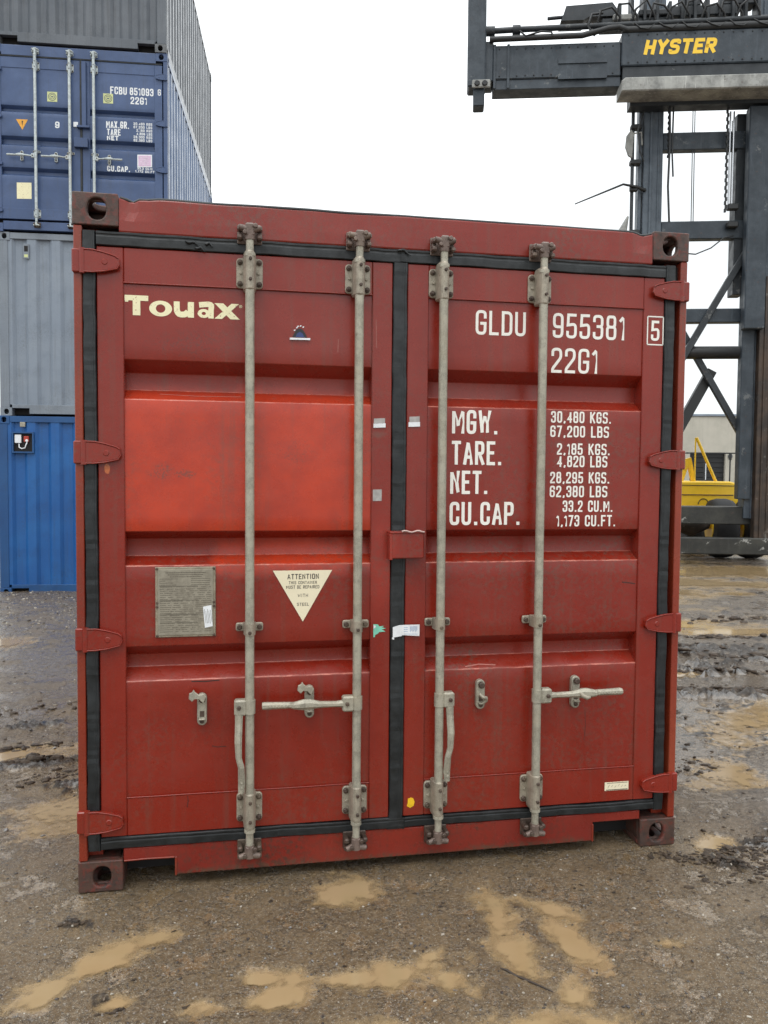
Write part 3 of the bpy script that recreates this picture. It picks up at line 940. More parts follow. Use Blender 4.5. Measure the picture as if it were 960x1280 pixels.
def field(spec, X, Y, wamp=0.50, wsc=7.0, seed=40):
    """max over ellipses of 1 - distance, edges warped by noise"""
    out = np.full(X.shape, -9.0)
    n1 = fbm(X * wsc, Y * wsc, seed, 4, .55) - .5
    n2 = fbm(X * wsc * 3.4, Y * wsc * 3.4, seed + 9, 4, .65) - .5
    for e in spec:
        cx, cy, a, b, rot = e[:5]
        m = (abs(X - cx) < 3 * max(a, b)) & (abs(Y - cy) < 3 * max(a, b))
        if not m.any(): continue
        t = R(rot)
        dx = X[m] - cx; dy = Y[m] - cy
        u = (dx * math.cos(t) + dy * math.sin(t)) / a; v = (-dx * math.sin(t) + dy * math.cos(t)) / b
        d = 1 - np.sqrt(u * u + v * v) + (n1[m] * 2.4 + n2[m] * 1.9) * wamp * 1.6
        out[m] = np.maximum(out[m], d)
    return out

def base_level(Y, X):
    return -0.016 * np.clip(Y - 0.2, 0, 14) - 0.0

def build_ground():
    xs = axis(-1.7, 3.3, 0.0125, -400, 400)
    ys = axis(-1.35, 1.1, 0.0125, -60, 600)
    X, Y = np.meshgrid(xs, ys)
    near = np.clip(1 - (np.hypot(X - 1.2, Y - 3) - 12) / 10, 0, 1)
    pf = field(PUD, X, Y) + .14 + .12 * ((Y > .3) & (X < 0))
    far = np.clip((X - 2.6) / .4, 0, 1) * np.clip((Y - 4.2) / .8, 0, 1) * np.clip((16 - Y) / 3, 0, 1)
    pf = np.maximum(pf, np.where(far > .01, (fbm(X * .75 + Y * .2, Y * 1.15, 151, 5, .6) - .53) * 6 * far - (1 - far), -9))
    # sheets of standing film water on the smeared mud
    right = np.clip((X - 2.35) / .5, 0, 1) * np.clip((4.2 - Y) / 1.5, 0, 1)
    left = np.clip((-.05 - X) / .3, 0, 1) * .55
    fz = fbm(X * 2.1 + Y * .5, Y * 3.2, 131, 5, .6) + .10 * np.exp(-((X - 3.6) / .9) ** 2 - ((Y - 1.3) / .8) ** 2)
    film = np.clip((fz - .41) / .06, 0, 1) * np.maximum(right, left)
    z = base_level(Y, X)
    z = z + (fbm(X * .55, Y * .55, 1, 3) - .5) * .03 * near * np.clip((np.hypot(X - 1.2, (Y - 0) * 1) - 1.6) / 2, 0, 1)
    z = z + (fbm(X * 2.6, Y * 2.6, 5, 4) - .5) * .016 * near * (1 - .7 * film)
    z = z + (fbm(X * 11, Y * 11, 9, 4, .6) - .5) * .011 * near * (1 - .88 * film)
    z = z + (np.abs(fbm(X * 26, Y * 26, 19, 3, .6) - .5)) * -.008 * near * (1 - .92 * film)
    # rough mud away from the trodden strip in front of the doors
    side = np.clip((np.abs(X - 1.2) - 1.35 - .3 * (Y > -.4)) / .5, 0, 1)
    ca, sa = math.cos(R(28)), math.sin(R(28))
    U = X * ca + Y * sa; V = -X * sa + Y * ca
    rut = fbm(U * 1.3, V * 9.5, 60, 4, .6) - .5
    z = z + rut * .035 * side * near * (1 - .92 * film)
    cf = field([c for c in CLOD], X, Y, 0.55, 7.0, 70)
    ch = np.clip(cf * 1.6, 0, 1)
    hh = np.zeros_like(z)
    for c in CLOD:
        m = (abs(X - c[0]) < 2.2 * c[2]) & (abs(Y - c[1]) < 2.2 * c[2])
        hh[m] = np.maximum(hh[m], c[5])
    rid = 1 - np.abs(fbm(U * 13, V * 22, 80, 4, .62) * 2 - 1) * 1.6
    rid = np.clip(rid, 0, 1) ** 1.5
    z = z + ch * hh * (rid * 1.0 - .15)
    # extra loose ridges on the right hand side
    sidr = np.clip((X - 2.6) / .6, 0, 1) * near * (pf < -.1)
    rr = np.clip(fbm(U * 5, V * 13, 90, 4, .6) - .56, 0, 1)
    z = z + rr * .16 * sidr * (1 - film)
    pm = np.clip((pf + .62) / .62, 0, 1)
    pm = pm * pm * (3 - 2 * pm)
    lvl = base_level(Y, X) - .006
    z = z * (1 - pm) + (lvl - .006 * np.clip(pf + .1, 0, 1)) * pm
    # the container stands level: keep soil under the castings at 0
    foot = (X > -.04) & (X < 2.5) & (Y > -.04) & (Y < .3)
    z = np.where(foot, np.minimum(z, -.001), z)
    ny, nx = X.shape
    me = bpy.data.meshes.new('ground')
    co = np.stack([X, Y, z], -1).reshape(-1, 3)
    idx = np.arange(nx * ny).reshape(ny, nx)
    q = np.stack([idx[:-1, :-1], idx[:-1, 1:], idx[1:, 1:], idx[1:, :-1]], -1).reshape(-1, 4)
    me.vertices.add(len(co)); me.vertices.foreach_set('co', co.ravel())
    me.loops.add(q.size); me.loops.foreach_set('vertex_index', q.ravel())
    me.polygons.add(len(q)); me.polygons.foreach_set('loop_start', np.arange(0, q.size, 4)); me.polygons.foreach_set('loop_total', np.full(len(q), 4))
    me.update(calc_edges=True)
    me.polygons.foreach_set('use_smooth', np.ones(len(q), bool))
    for nm, arr in (('film', film), ('silt', np.clip((pf + .75) / 1.0, 0, 1)), ('clod', np.clip(ch * (.35 + rid) + rr * 5 * sidr, 0, 1)), ('wet', np.clip(side * .8 + np.clip((X - 2.2) / .8, 0, 1) * .6, 0, 1))):
        a = me.attributes.new(nm, 'FLOAT', 'POINT')
        a.data.foreach_set('value', arr.ravel().astype(np.float32))
    me.validate()
    return me, X, Y, z, pf

t = NT('wet_mud_and_grit')
c = t.mix(t.ramp(t.noise(2.2, 6, .65), .35, .68), (0.108, 0.066, 0.028), (0.168, 0.112, 0.055))
c = t.mix(t.ramp(t.noise(38, 8, 0.8), .42, .62), c, (0.190, 0.138, 0.083))
c = t.mix(t.ramp(t.noise(75, 6, .85), .51, .60, 0, .95), c, (0.026, 0.018, 0.012))
c = t.mix(t.ramp(t.noise(150, 4, .85), .57, .62, 0, .85), c, (0.44, 0.38, 0.29))
wetm = t.attr('wet')
c = t.mix(t.math('MULTIPLY', wetm, .75), c, t.mix(t.ramp(t.noise(30, 8, .8), .40, .62), (0.052, 0.040, 0.031), (0.165, 0.135, 0.108)))
# pebbles pressed into the mud
vo = t.new('ShaderNodeTexVoronoi'); t.put(vo.inputs['Vector'], t.obj); vo.inputs['Scale'].default_value = 70
pebm = t.math('MULTIPLY', t.ramp(vo.outputs['Distance'], .34, .24), t.ramp(vo.outputs['Color'], .66, .72))
vo2 = t.new('ShaderNodeTexVoronoi'); t.put(vo2.inputs['Vector'], t.obj); vo2.inputs['Scale'].default_value = 190
peb2 = t.math('MULTIPLY', t.ramp(vo2.outputs['Distance'], .34, .24), t.ramp(vo2.outputs['Color'], .74, .78))
pcol = t.mix(t.ramp(t.noise(45, 2), .4, .6), (0.10, 0.08, 0.06), (0.36, 0.31, 0.25))
c = t.mix(t.math('MULTIPLY', pebm, .7), c, pcol)
c = t.mix(t.math('MULTIPLY', peb2, .8), c, (0.42, 0.38, 0.32))
silt = t.attr('silt')
sm = t.math('ADD', silt, t.math('MULTIPLY', t.math('SUBTRACT', t.noise(30, 8, .82), .5), 1.7))
siltm = t.ramp(sm, .20, 1.00)
c = t.mix(t.math('MULTIPLY', siltm, .85), c, (0.330, 0.230, 0.118))
clod = t.attr('clod')
c = t.mix(t.ramp(clod, .25, .8, 0, .9), c, t.mix(t.ramp(t.noise(30, 5), .4, .7), (0.022, 0.016, 0.012), (0.062, 0.046, 0.034)))
film = t.math('MULTIPLY', t.ramp(t.math('ADD', t.attr('film'), t.math('MULTIPLY', t.math('SUBTRACT', t.noise(16, 7, .8), .5), 1.1)), .35, .65), .95)
filmf = t.math('MULTIPLY', t.ramp(t.noise(5, 7, .78), .49, .57), .85)
film = t.math('MAXIMUM', film, filmf)
rgh = t.ramp(t.noise(20, 6, .75), .35, .68, .28, .60)
rgh = t.mix(film, rgh, (.055, .055, .055))
rgh = t.mix(t.math('MULTIPLY', siltm, .7), rgh, (.16, .16, .16))
dry = t.math('SUBTRACT', 1.0, t.math('MULTIPLY', t.math('MAXIMUM', film, t.math('MULTIPLY', siltm, .8)), .95))
h = t.math('ADD', t.math('MULTIPLY', t.noise(120, 6, .85), .45), t.math('MULTIPLY', t.noise(34, 6, .75), 1.0))
h = t.math('ADD', h, t.math('MULTIPLY', pebm, .35))
h = t.math('MULTIPLY', h, dry)
nb = t.bump(h, .9, .013)
M['ground'] = t.done(c, rgh, normal=nb, spec=t.ramp(film, 0, 1, .42, 1.0))

t = NT('muddy_puddle_water')
c = t.mix(t.ramp(t.noise(3, 4), .3, .7), (0.315, 0.218, 0.110), (0.355, 0.255, 0.138))
dp = t.math('ADD', t.attr('depth'), t.math('MULTIPLY', t.math('SUBTRACT', t.noise(24, 6, .75), .5), .9))
t.put(t.b.inputs['Alpha'], t.ramp(dp, -.1, .75, .0, .92))
M['puddle'] = t.done(c, .10, normal=t.bump(t.noise(30, 3), .10, .002), spec=.6)

gme, GX, GY, GZ, GPF = build_ground()
gme.materials.append(M['ground'])
go = bpy.data.objects.new('ground', gme); COL.objects.link(go); go['kind'] = 'structure'

def ground_z(x, y):
    j = np.clip(np.searchsorted(GY[:, 0], y), 1, GY.shape[0] - 1); i = np.clip(np.searchsorted(GX[0], x), 1, GX.shape[1] - 1)
    return GZ[j, i]

# flat puddle sheets lying in the hollows
def build_puddles():
    mask = (GPF > -0.12) & (GX > -6) & (GX < 14) & (GY < 14)
    cell = mask[:-1, :-1] | mask[1:, :-1] | mask[:-1, 1:] | mask[1:, 1:]
    foot = (GX > -.03) & (GX < 2.47) & (GY > -.03) & (GY < 6.1)
    cell &= ~foot[:-1, :-1]
    lab = -np.ones(cell.shape, int)
    jj, ii = np.nonzero(cell)
    seen = {}
    comps = []
    todo = set(zip(jj.tolist(), ii.tolist()))
    while todo:
        st = [todo.pop()]; comp = [st[0]]
        while st:
            j, i = st.pop()
            for a, b in ((j + 1, i), (j - 1, i), (j, i + 1), (j, i - 1)):
                if (a, b) in todo:
                    todo.remove((a, b)); st.append((a, b)); comp.append((a, b))
        if len(comp) > 14: comps.append(comp)
    for comp in comps:
        vs = []; idx = {}; fs = []; dep = []
        def vid(j, i):
            if (j, i) not in idx:
                idx[(j, i)] = len(vs)
                y = GY[j, i]
                vs.append((GX[j, i], y, float(base_level(np.array(y), 0)) - .0045)); dep.append(float(GPF[j, i]))
            return idx[(j, i)]
        for j, i in comp:
            fs.append((vid(j, i), vid(j, i + 1), vid(j + 1, i + 1), vid(j + 1, i)))
        mb = MB().add(vs, fs, 0, True)
        o = mb.build('puddle', M['puddle']); o['kind'] = 'structure'
        at_ = o.data.attributes.new('depth', 'FLOAT', 'POINT'); at_.data.foreach_set('value', np.array(dep, np.float32))
build_puddles()

# ================================================================== RED CONTAINER
red = empty('shipping_container', 'red shipping container standing closed in front, its double doors facing the camera', 'shipping container')
YB = -0.046
add_castings(red, M['casting'])
shell(red, M['red_dark'], M['red_dark'], M['red_dark'])
for s in (1, -1):
    fx = (lambda x: x) if s > 0 else (lambda x: CW - x)
    mb = MB()
    a, b = sorted((fx(.004), fx(.034)))
    mb.cbox((a, 0.003, .119), (b, .10, 2.472), .003)
    a, b = sorted((fx(.034), fx(.082)))
    mb.box((a, 0.055, .119), (b, .10, 2.472))
    mb.build('corner_post', M['red_post'], red)
# header with its dented upper edge
def hdent(x):
    d = 0.004 * math.exp(-((x - .175) / .008) ** 2) + 0.013 * math.exp(-((x - .208) / .020) ** 2) + 0.004 * math.exp(-((x - .26) / .03) ** 2)
    return d + 0.010 * math.exp(-((x - 2.235) / .03) ** 2) + 0.004 * float(vnoise(x * 6, 0, 2)) * (1 if x < 1.2 else .5)
hd = warp_strip(.163, 2.275, 2.456, 2.582, .006, top=hdent, amp=.0022, nx=120)
hd.build('door_header', M['red'], red)
MB().box((.034, .030, 2.39), (2.404, .055, 2.456)).build('header_recess', M['dark_gap'], red)
# header's thin roof edge, its shadow line put into the black colour
mb = MB()
pts = [(x, 0.012 + hdent(x), 2.5835 - hdent(x)) for x in np.linspace(.165, 2.272, 90)]
mb.tube(pts, 0.0065, 6)
mb.build('roof_edge_shadow', M['black'], red)
# sill with the two notches beside the castings
mb = MB()
mb.prism([(.164, .109), (.356, .109), (.358, .042), (2.060, .042), (2.062, .120), (2.274, .120), (2.274, .158), (.164, .158)], .004, .09, ch=.003)
mb.build('door_sill', M['red_sill'], red)
for x_ in (.352, 2.056): MB().cbox((x_, .0015, .040), (x_ + .008, .05, .112), .001).build('notch_flange', M['red_post'], red)
MB().tube([(.166, .002, .112), (.25, .0015, .114), (.350, .002, .112)], .0035, 6).build('notch_flange', M['red_post'], red)
MB().box((.034, .086, .12), (2.404, .095, 2.42)).build('door_backing', M['dark_gap'], red)

doors = []
for s, (xa, xb, pa, pb) in ((1, (.083, 1.183, .177, 1.103)), (-1, (1.242, 2.334, 1.328, 2.243))):
    mb = MB()
    z0, z1 = .205, 2.401
    mb.cbox((xa, .006, z0), (pa, .085, z1), .003)
    mb.cbox((pb, .006, z0), (xb, .085, z1), .003)
    mb.cbox((pa + .0005, .0065, 2.274), (pb - .0005, .058, z1), .003)
    mb.cbox((pa + .0005, .0065, z0), (pb - .0005, .058, .350), .003)
    d = mb.build('door', M['red_stile'], red)
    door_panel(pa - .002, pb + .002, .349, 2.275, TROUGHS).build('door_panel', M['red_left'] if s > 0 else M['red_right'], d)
    # weld seams and lit bead on the lower rail
    for zz in (2.2735, .3505):
        mb = MB()
        pts = [(x, .0065 + .001 * float(vnoise(x * 30, zz, 2)), zz + .0012 * float(vnoise(x * 14, zz * 5, 8))) for x in np.linspace(pa, pb, 50)]
        mb.tube(pts, .0028, 6)
        mb.build('weld_seam', M['red_stile'], d)
    doors.append(d)
DL, DR = doors

# gaskets
def gk(name, parent, strips):
    for i, (p0, p1, ac, w) in enumerate(strips):
        gasket_strip(p0, p1, ac, w, seed=i + len(name), n=max(12, int(math.hypot(p1[0] - p0[0], p1[1] - p0[1]) * 60))).build(name, M['rubber'], parent)
gk('door_gasket', DL, [((.059, .158), (.059, 2.454), (1, 0), .044), ((.0835, 2.4275), (1.212, 2.4275), (0, 1), .050), ((.0835, .182), (1.183, .182), (0, 1), .044)])
gk('door_gasket', DR, [((2.356, .158), (2.356, 2.454), (-1, 0), .044), ((1.2125, 2.4270), (2.3335, 2.4270), (0, 1), .050), ((1.242, .182), (2.3335, .182), (0, 1), .040)])
gk('centre_gasket', DL, [((1.2125, .2045), (1.2125, 2.4018), (1, 0), .056), ((1.2125, .158), (1.2125, .2044), (1, 0), .075)])
# ragged rubber scraps on the top gasket
for (x, z, l) in ((.40, 2.437, .05), (.435, 2.415, .035), (.47, 2.432, .03), (1.20, 2.452, .05), (.62, 2.44, .03)):
    mb = MB(); pts = [(x + l * t, -.006 - .003 * math.sin(t * 9), z + .006 * math.sin(t * 7 + x * 9) - l * .35 * t) for t in np.linspace(0, 1, 7)]
    mb.tube(pts, [.004, .006, .005, .006, .004, .003, .001], 6)
    mb.build('torn_rubber', M['rubber'], DL)

for z in (2.342, 1.651, .961, .272):
    hinge(z, True).build('hinge', M['red'], DL)
for z in (2.348, 1.650, .963, .276):
    hinge(z, False, .038).build('hinge', M['red'], DR)

bars = [(DL, .633, 0), (DL, 1.044, 0), (DR, 1.375, 1), (DR, 1.783, 2)]
for k, (d, x, _) in enumerate(bars):
    locking_bar(x, YB, .150, 2.452).build('locking_bar', M['galv'], d)
    bar_bracket(x, 2.328, YB).build('bar_bracket', [M['galv_bracket'], M['bolt']], d)
    bar_bracket(x, .290, YB, True).build('bar_bracket', [M['galv_bracket'], M['bolt']], d)
    guide_bracket(x, .992, YB).build('bar_guide', [M['galv_bracket'], M['bolt']], d)
    cam_end(x, 2.470, YB, True, k).build('locking_cam', [M['cam'], M['cam']], d)
    cam_end(x, .130, YB, False, k + 9).build('locking_cam', [M['cam'], M['bolt']], d)
GB = [M['galv'], M['bolt']]
handle(.633, .695, YB, -1, True, .325).build('door_handle', GB, DL)
handle(1.044, .692, YB, -1, False, .315).build('door_handle', GB, DL)
handle(1.375, .690, YB, 1, True, .325).build('door_handle', GB, DR)
handle(1.783, .688, YB, 1, False, .318).build('door_handle', GB, DR)
slot_keeper(.455, .620, .742, 1).build('handle_retainer', GB, DL)
slot_keeper(.863, .630, .756, 1).build('handle_retainer', GB, DL)
o = slot_keeper(1.556, .632, .752, 0).build('handle_retainer', GB, DR)
mb = MB(); mb.tube([(1.545, -.03, .70), (1.556, -.036, .688), (1.572, -.036, .684), (1.574, -.03, .672), (1.560, -.03, .662)], [.006, .008, .008, .007, .006], 8)
mb.build('handle_catch', M['galv_bracket'], DR)
slot_keeper(1.966, .618, .752, 0).build('handle_retainer', GB, DR)
mb = MB(); mb.tube([(1.955, -.070, .702), (1.966, -.076, .688), (1.985, -.078, .678), (2.00, -.074, .680)], [.006, .010, .009, .006], 8)
mb.build('handle_catch', M['galv_bracket'], DR)

# lock box cover over the centre joint
mb = MB()
mb.cbox((1.172, -.050, 1.252), (1.305, .006, 1.354), .004)
mb.cbox((1.168, -.054, 1.350), (1.309, .004, 1.358), .002)
mb.cbox((1.168, -.052, 1.247), (1.180, .004, 1.350), .002)
mb.build('lock_box', M['red_stile'], DR)
mb = MB()
pts = [(1.215 + .090 * t, -.0545, 1.3585 + .003 * math.sin(t * 11)) for t in np.linspace(0, 1, 10)]
mb.tube(pts, .0035, 6); mb.build('chipped_edge', plain('chipped_pink_primer', (.60, .42, .38), .6), DR)

# lettering
P0 = lambda x, z: panel_y(x, z)
F6 = lambda x, z: .006
def lay(text_specs, mat, parent, name='lettering', surf=P0):
    for tx, x0, x1, z0, z1, tk in text_specs:
        n = len(tx.replace(' ', '')); gp = .16
        # the same spacing as letters(), word by word
        tot = sum(G[c][0] for c in tx) + gp * (len(tx) - 1)
        k = (x1 - x0 - tk * len(tx)) / tot
        x = x0
        for wd in tx.split(' '):
            wl_ = sum(G[c][0] for c in wd) * k + tk * len(wd) + gp * k * (len(wd) - 1)
            letters(MBW := MB(), wd, x, x + wl_, z0, z1, tk, surf=surf)
            MBW.build(name, mat, parent)
            x += wl_ + gp * k * 2 + G[' '][0] * k + tk
lay([('GLDU', 1.522, 1.732, 2.140, 2.237, .0115), ('955381', 1.848, 2.164, 2.140, 2.240, .0115), ('22G1', 1.844, 2.047, 1.999, 2.100, .0115)], M['decal_white'], DR, 'identification_lettering')
mb = MB()
letters(mb, '5', 2.276, 2.314, 2.143, 2.226, .0105, surf=F6)
for a, b in (((2.260, 2.127), (2.330, 2.127)), ((2.330, 2.127), (2.330, 2.242)), ((2.330, 2.242), (2.260, 2.242)), ((2.260, 2.242), (2.260, 2.127))):
    stroke_poly(mb, [Vector(a), Vector(b)], .005, F6, .0012)
mb.build('check_digit', M['decal_white'], DR)
lay([('MGW.', 1.430, 1.622, 1.744, 1.840, .013), ('TARE.', 1.429, 1.640, 1.620, 1.716, .013), ('NET.', 1.425, 1.583, 1.503, 1.597, .013), ('CU.CAP.', 1.424, 1.722, 1.378, 1.472, .013)], M['decal_white'], DR, 'weight_heading_lettering')
rows = [('30,480 KGS.', 520, 690, 765), ('67,200 LBS', 538, 689, 762), ('2,185 KGS.', 560, 697, 763.5), ('4,820 LBS', 575.5, 697, 760), ('28,295 KGS.', 596, 688.5, 763), ('62,380 LBS', 613.5, 688, 760), ('33.2 CU.M.', 632, 704, 767), ('1,173 CU.FT.', 650.5, 696, 770.5)]
sp = []
for s_, y_, a_, b_ in rows:
    z_ = 1.82 - (y_ - 520) * .00326
    off = .00007 * (y_ - 520)
    sp.append((s_, 1.847 + (a_ - 690) * .00352 + off, 1.847 + (b_ - 690) * .00352 + off, z_ - .0235, z_ + .0235, .0070))
lay(sp, M['decal_white'], DR, 'weight_figures_lettering')
# heavy company lettering, registered mark
mb = MB()
XT0, HT = .182, .0815
specs = [('t', .180, .262, 2.161, 2.2345), ('o', .268, .353, 2.159, 2.231), ('u', .357, .434, 2.159, 2.231), ('a', .438, .508, 2.159, 2.231), ('x', .508, .592, 2.159, 2.231)]
def heavy(ch, x0, x1, z0, z1, tk, tz):
    w, pls = G[ch]
    H = (z1 - z0)
    for i, pl in enumerate(pls):
        pts = []
        for p in _round(pl):
            pts.append(Vector((x0 + tk / 2 + p.x / w * (x1 - x0 - tk), z0 + tz / 2 + p.y * H)))
        stroke_poly(mb, pts, tk, P0, .0009 + .00015 * i)
# T: slab bar and stem
stroke_poly(mb, [Vector((.180, 2.2215)), Vector((.264, 2.2215))], .0195, P0, .0010)
stroke_poly(mb, [Vector((.222, 2.2215)), Vector((.222, 2.1585))], .0270, P0, .0012)
for zz in (2.2165,):
    stroke_poly(mb, [Vector((.187, zz)), Vector((.187, zz - .010))], .012, P0, .0008)
def ring(cx, cz, a, b, ia, ib, lift=.0010, n=28):
    vs = []; fs = []
    for k in range(n):
        t_ = 2 * math.pi * k / n
        for ra, rb in ((a, b), (ia, ib)):
            x = cx + ra * math.cos(t_); z = cz + rb * math.sin(t_)
            vs.append((x, P0(x, z) - lift, z))
    for k in range(n):
        j = (k + 1) % n
        fs.append((2 * k, 2 * j, 2 * j + 1, 2 * k + 1))
    mb.add(vs, [f[::-1] for f in fs])
ring(.308, 2.1865, .041, .029, .017, .0155)
def arc(pts, w, lift): stroke_poly(mb, _round(pts), w, P0, lift)
arc([(.366, 2.2155), (.366, 2.169, .022), (.396, 2.167, .02), (.407, 2.180)], .0215, .0010)
arc([(.417, 2.2155), (.417, 2.158)], .0225, .0013)
ring(.464, 2.1755, .0225, .0165, .0075, .0060, .0010)
arc([(.447, 2.2065), (.494, 2.212, .02), (.4905, 2.190), (.4905, 2.158)], .0200, .0014)
for P_, l_ in (([(.503, 2.216), (.536, 2.216), (.597, 2.158), (.562, 2.158)], .0010), ([(.503, 2.158), (.531, 2.158), (.594, 2.216), (.566, 2.216)], .0013)):
    mb.add([(x, P0(x, z) - l_, z) for x, z in P_], [(0, 1, 2, 3)])
mb.build('company_lettering', M['decal_cream'], DL)
mb = MB(); ring(.600, 2.2075, .0055, .0055, .0042, .0042); letters(mb, 'R', .5975, .6025, 2.205, 2.210, .001, surf=P0)
mb.build('registered_mark', M['decal_cream'], DL)

def sticker(poly, mat, parent, name='sticker', surf=None, th=.0009, lift=0):
    f = surf or P0
    n = len(poly)
    cx = sum(p[0] for p in poly) / n; cz = sum(p[1] for p in poly) / n
    y = min(f(x, z) for x, z in poly + [(cx, cz)]) - .0006 - lift
    return MB().prism(list(poly), y - th, y + .0005).build(name, mat, parent)
def quad(x0, z0, x1, z1, tilt=0):
    return [(x0, z0 - tilt), (x1, z0 + tilt), (x1, z1 + tilt), (x0, z1 - tilt)]
# data plate with etched lines and a white label
mb = MB()
mb.prism(quad(.284, .958, .506, 1.224), PY - .008, PY + .004, 0, ch=.002)
pl = mb.build('data_plate', galv('plate_frame_steel', (.30, .26, .19), .6), DL)
MB().prism(quad(.293, .966, .497, 1.215), PY - .0105, PY - .0078, 0, ch=.001).build('plate_face', M['plate'], DL)
mb = MB()
rnd = random.Random(5)
yp = lambda x, z: PY - .0106
for r_ in range(30):
    z = 1.203 - r_ * .0077
    if r_ in (0, 1, 2): segs = [(.322 + r_ * .008, .470 - r_ * .008)]
    elif r_ < 7: segs = [(.300, .300 + .06 * rnd.random() + .02), (.415, .485)]
    else:
        segs = []; x = .302
        while x < .483:
            l = .008 + rnd.random() * .045
            if not (x > .445 and 17 < r_ < 27): segs.append((x, min(x + l, .490)))
            x += l + .004 + .010 * rnd.random()
    for a, b in segs:
        if r_ in (7, 14, 21, 25): stroke_poly(mb, [Vector((.300, z + .003)), Vector((.440, z + .003))], .0011, yp, .0001)
        x = a
        while x < b - .001:           # row of tiny characters
            w = .0022 + rnd.random() * .003
            stroke_poly(mb, [Vector((x, z)), Vector((min(x + w, b), z))], .0034 if r_ < 3 else .0024, yp, .0003)
            x += w + .0013
mb.build('etched_print', M['plate_ink'], DL)['kind'] = 'stuff'
mb = MB()
for x in (.2905, .4995):
    for z in (.964, 1.075, 1.090, 1.218):
        mb.disc((x, z), .005, PY - .0135, PY - .007, 0, 8)
mb.build('plate_rivet', M['bolt'], DL)['kind'] = 'stuff'
sticker([(.459, 1.072), (.490, 1.078), (.495, .997), (.466, .992)], M['paper'], DL, 'white_label', lambda x, z: PY - .0106)
mb = MB()
for k in range(5):
    stroke_poly(mb, [Vector((.464 + k * .0055, 1.066 - rnd.random() * .01)), Vector((.470 + k * .0055, 1.003 + rnd.random() * .012))], .0012, lambda x, z: PY - .0122, .0002)
mb.build('label_print', M['plate_ink'], DL)['kind'] = 'stuff'

# warning triangle
sticker([(.722, 1.2045), (.952, 1.2045), (.838, 1.004)], M['decal_yel'], DL, 'warning_triangle')
mb = MB()
TS = lambda x, z: P0(.838, 1.12) - .0016
letters(mb, 'ATTENTION', .778, .900, 1.170, 1.191, .0035, surf=TS)
letters(mb, 'THIS CONTAINER', .783, .893, 1.151, 1.163, .0018, surf=TS)
letters(mb, 'MUST BE REPAIRED', .773, .902, 1.133, 1.146, .0020, surf=TS)
letters(mb, 'WITH', .818, .858, 1.100, 1.113, .0018, surf=TS)
letters(mb, 'STEEL', .815, .862, 1.066, 1.078, .0020, surf=TS)
for a, b in (((.800, 1.080), (.838, 1.128)), ((.838, 1.128), (.872, 1.084)), ((.800, 1.083), (.872, 1.083)), ((.822, 1.116), (.856, 1.116))):
    stroke_poly(mb, [Vector(a), Vector(b)], .0012, TS, .0003)
mb.build('warning_lettering', M['ink'], DL)['kind'] = 'stuff'
mb = MB()
for a, b, w in (((.735, 1.2), (.95, 1.197), .002), ((.80, 1.20), (.855, 1.186), .003), ((.848, 1.196), (.838, 1.170), .002), ((.86, 1.165), (.93, 1.20), .0012), ((.835, 1.155), (.86, 1.150), .004), ((.85, 1.20), (.875, 1.195), .005)):
    stroke_poly(mb, [Vector(a), Vector(b)], w, TS, .0006)
mb.build('sticker_scratches', M['ink'], DL)['kind'] = 'stuff'

# torn stickers
sticker(quad(1.110, 1.762, 1.158, 1.778, .001), M['paper'], DL, 'torn_label', F6, .004)
sticker(quad(1.112, 1.779, 1.156, 1.798, .001), M['paper_grey'], DL, 'torn_label', F6)
sticker(quad(1.250, 1.768, 1.296, 1.786, .001), M['paper'], DR, 'torn_label', F6, .004)
sticker(quad(1.254, 1.787, 1.295, 1.808, .001), M['paper_grey'], DR, 'torn_label', F6)
sticker(quad(1.110, 1.475, 1.145, 1.520, .0005), M['paper_grey'], DL, 'torn_label', F6)
sticker([(1.116, .988), (1.135, .986), (1.140, .978), (1.158, .980), (1.150, .974), (1.166, .970), (1.150, .966), (1.165, .957), (1.140, .956), (1.132, .948), (1.124, .946), (1.122, .936), (1.116, .936)], M['paper_green'], DL, 'green_sticker', F6)
sticker([(1.1165, .985), (1.126, .980), (1.122, .972), (1.1165, .970)], M['paper'], DL, 'green_sticker', F6, lift=.001)
seal = MB(); seal.prism([(1.192, .934), (1.192, .976), (1.222, .984), (1.232, .980), (1.230, .940)], -.0075, -.0060)
seal.prism([(1.228, .944), (1.226, .984), (1.300, .984), (1.300, .938)], -.0085, -.0065)
seal.build('customs_sticker', M['paper'], DR)
mb = MB(); y_ = lambda x, z: -.0086
for k in range(9):
    stroke_poly(mb, [Vector((1.262 + k * .0035, .978)), Vector((1.262 + k * .0035, .955 + (k % 3) * .003))], .0016, y_, .0004)
for k in range(3):
    stroke_poly(mb, [Vector((1.236, .974 - k * .008)), Vector((1.252, .974 - k * .008))], .002, y_, .0004)
stroke_poly(mb, [Vector((1.238, .948)), Vector((1.292, .946))], .0015, y_, .0004)
mb.build('sticker_print', M['paper_inkblue'], DR)['kind'] = 'stuff'
MB().prism([(1.189, .928), (1.198, .926), (1.197, .934), (1.190, .935)], -.008, -.004).build('sticker_scrap', M['paper'], DR)
sticker([(1.262, .275), (1.275, .280), (1.284, .276), (1.290, .262), (1.286, .246), (1.272, .238), (1.258, .246), (1.262, .260)], M['paper_yellow'], DR, 'yellow_tag', F6)
sticker(quad(2.112, .252, 2.220, .288), M['decal_yel'], DR, 'cream_tag', lambda x, z: .0065)
mb = MB()
F7 = lambda x, z: .0045
stroke_poly(mb, [Vector((2.122, .2845)), Vector((2.216, .2845))], .002, F7, .0004)
stroke_poly(mb, [Vector((2.118, .2555)), Vector((2.216, .2555))], .003, F7, .0004)
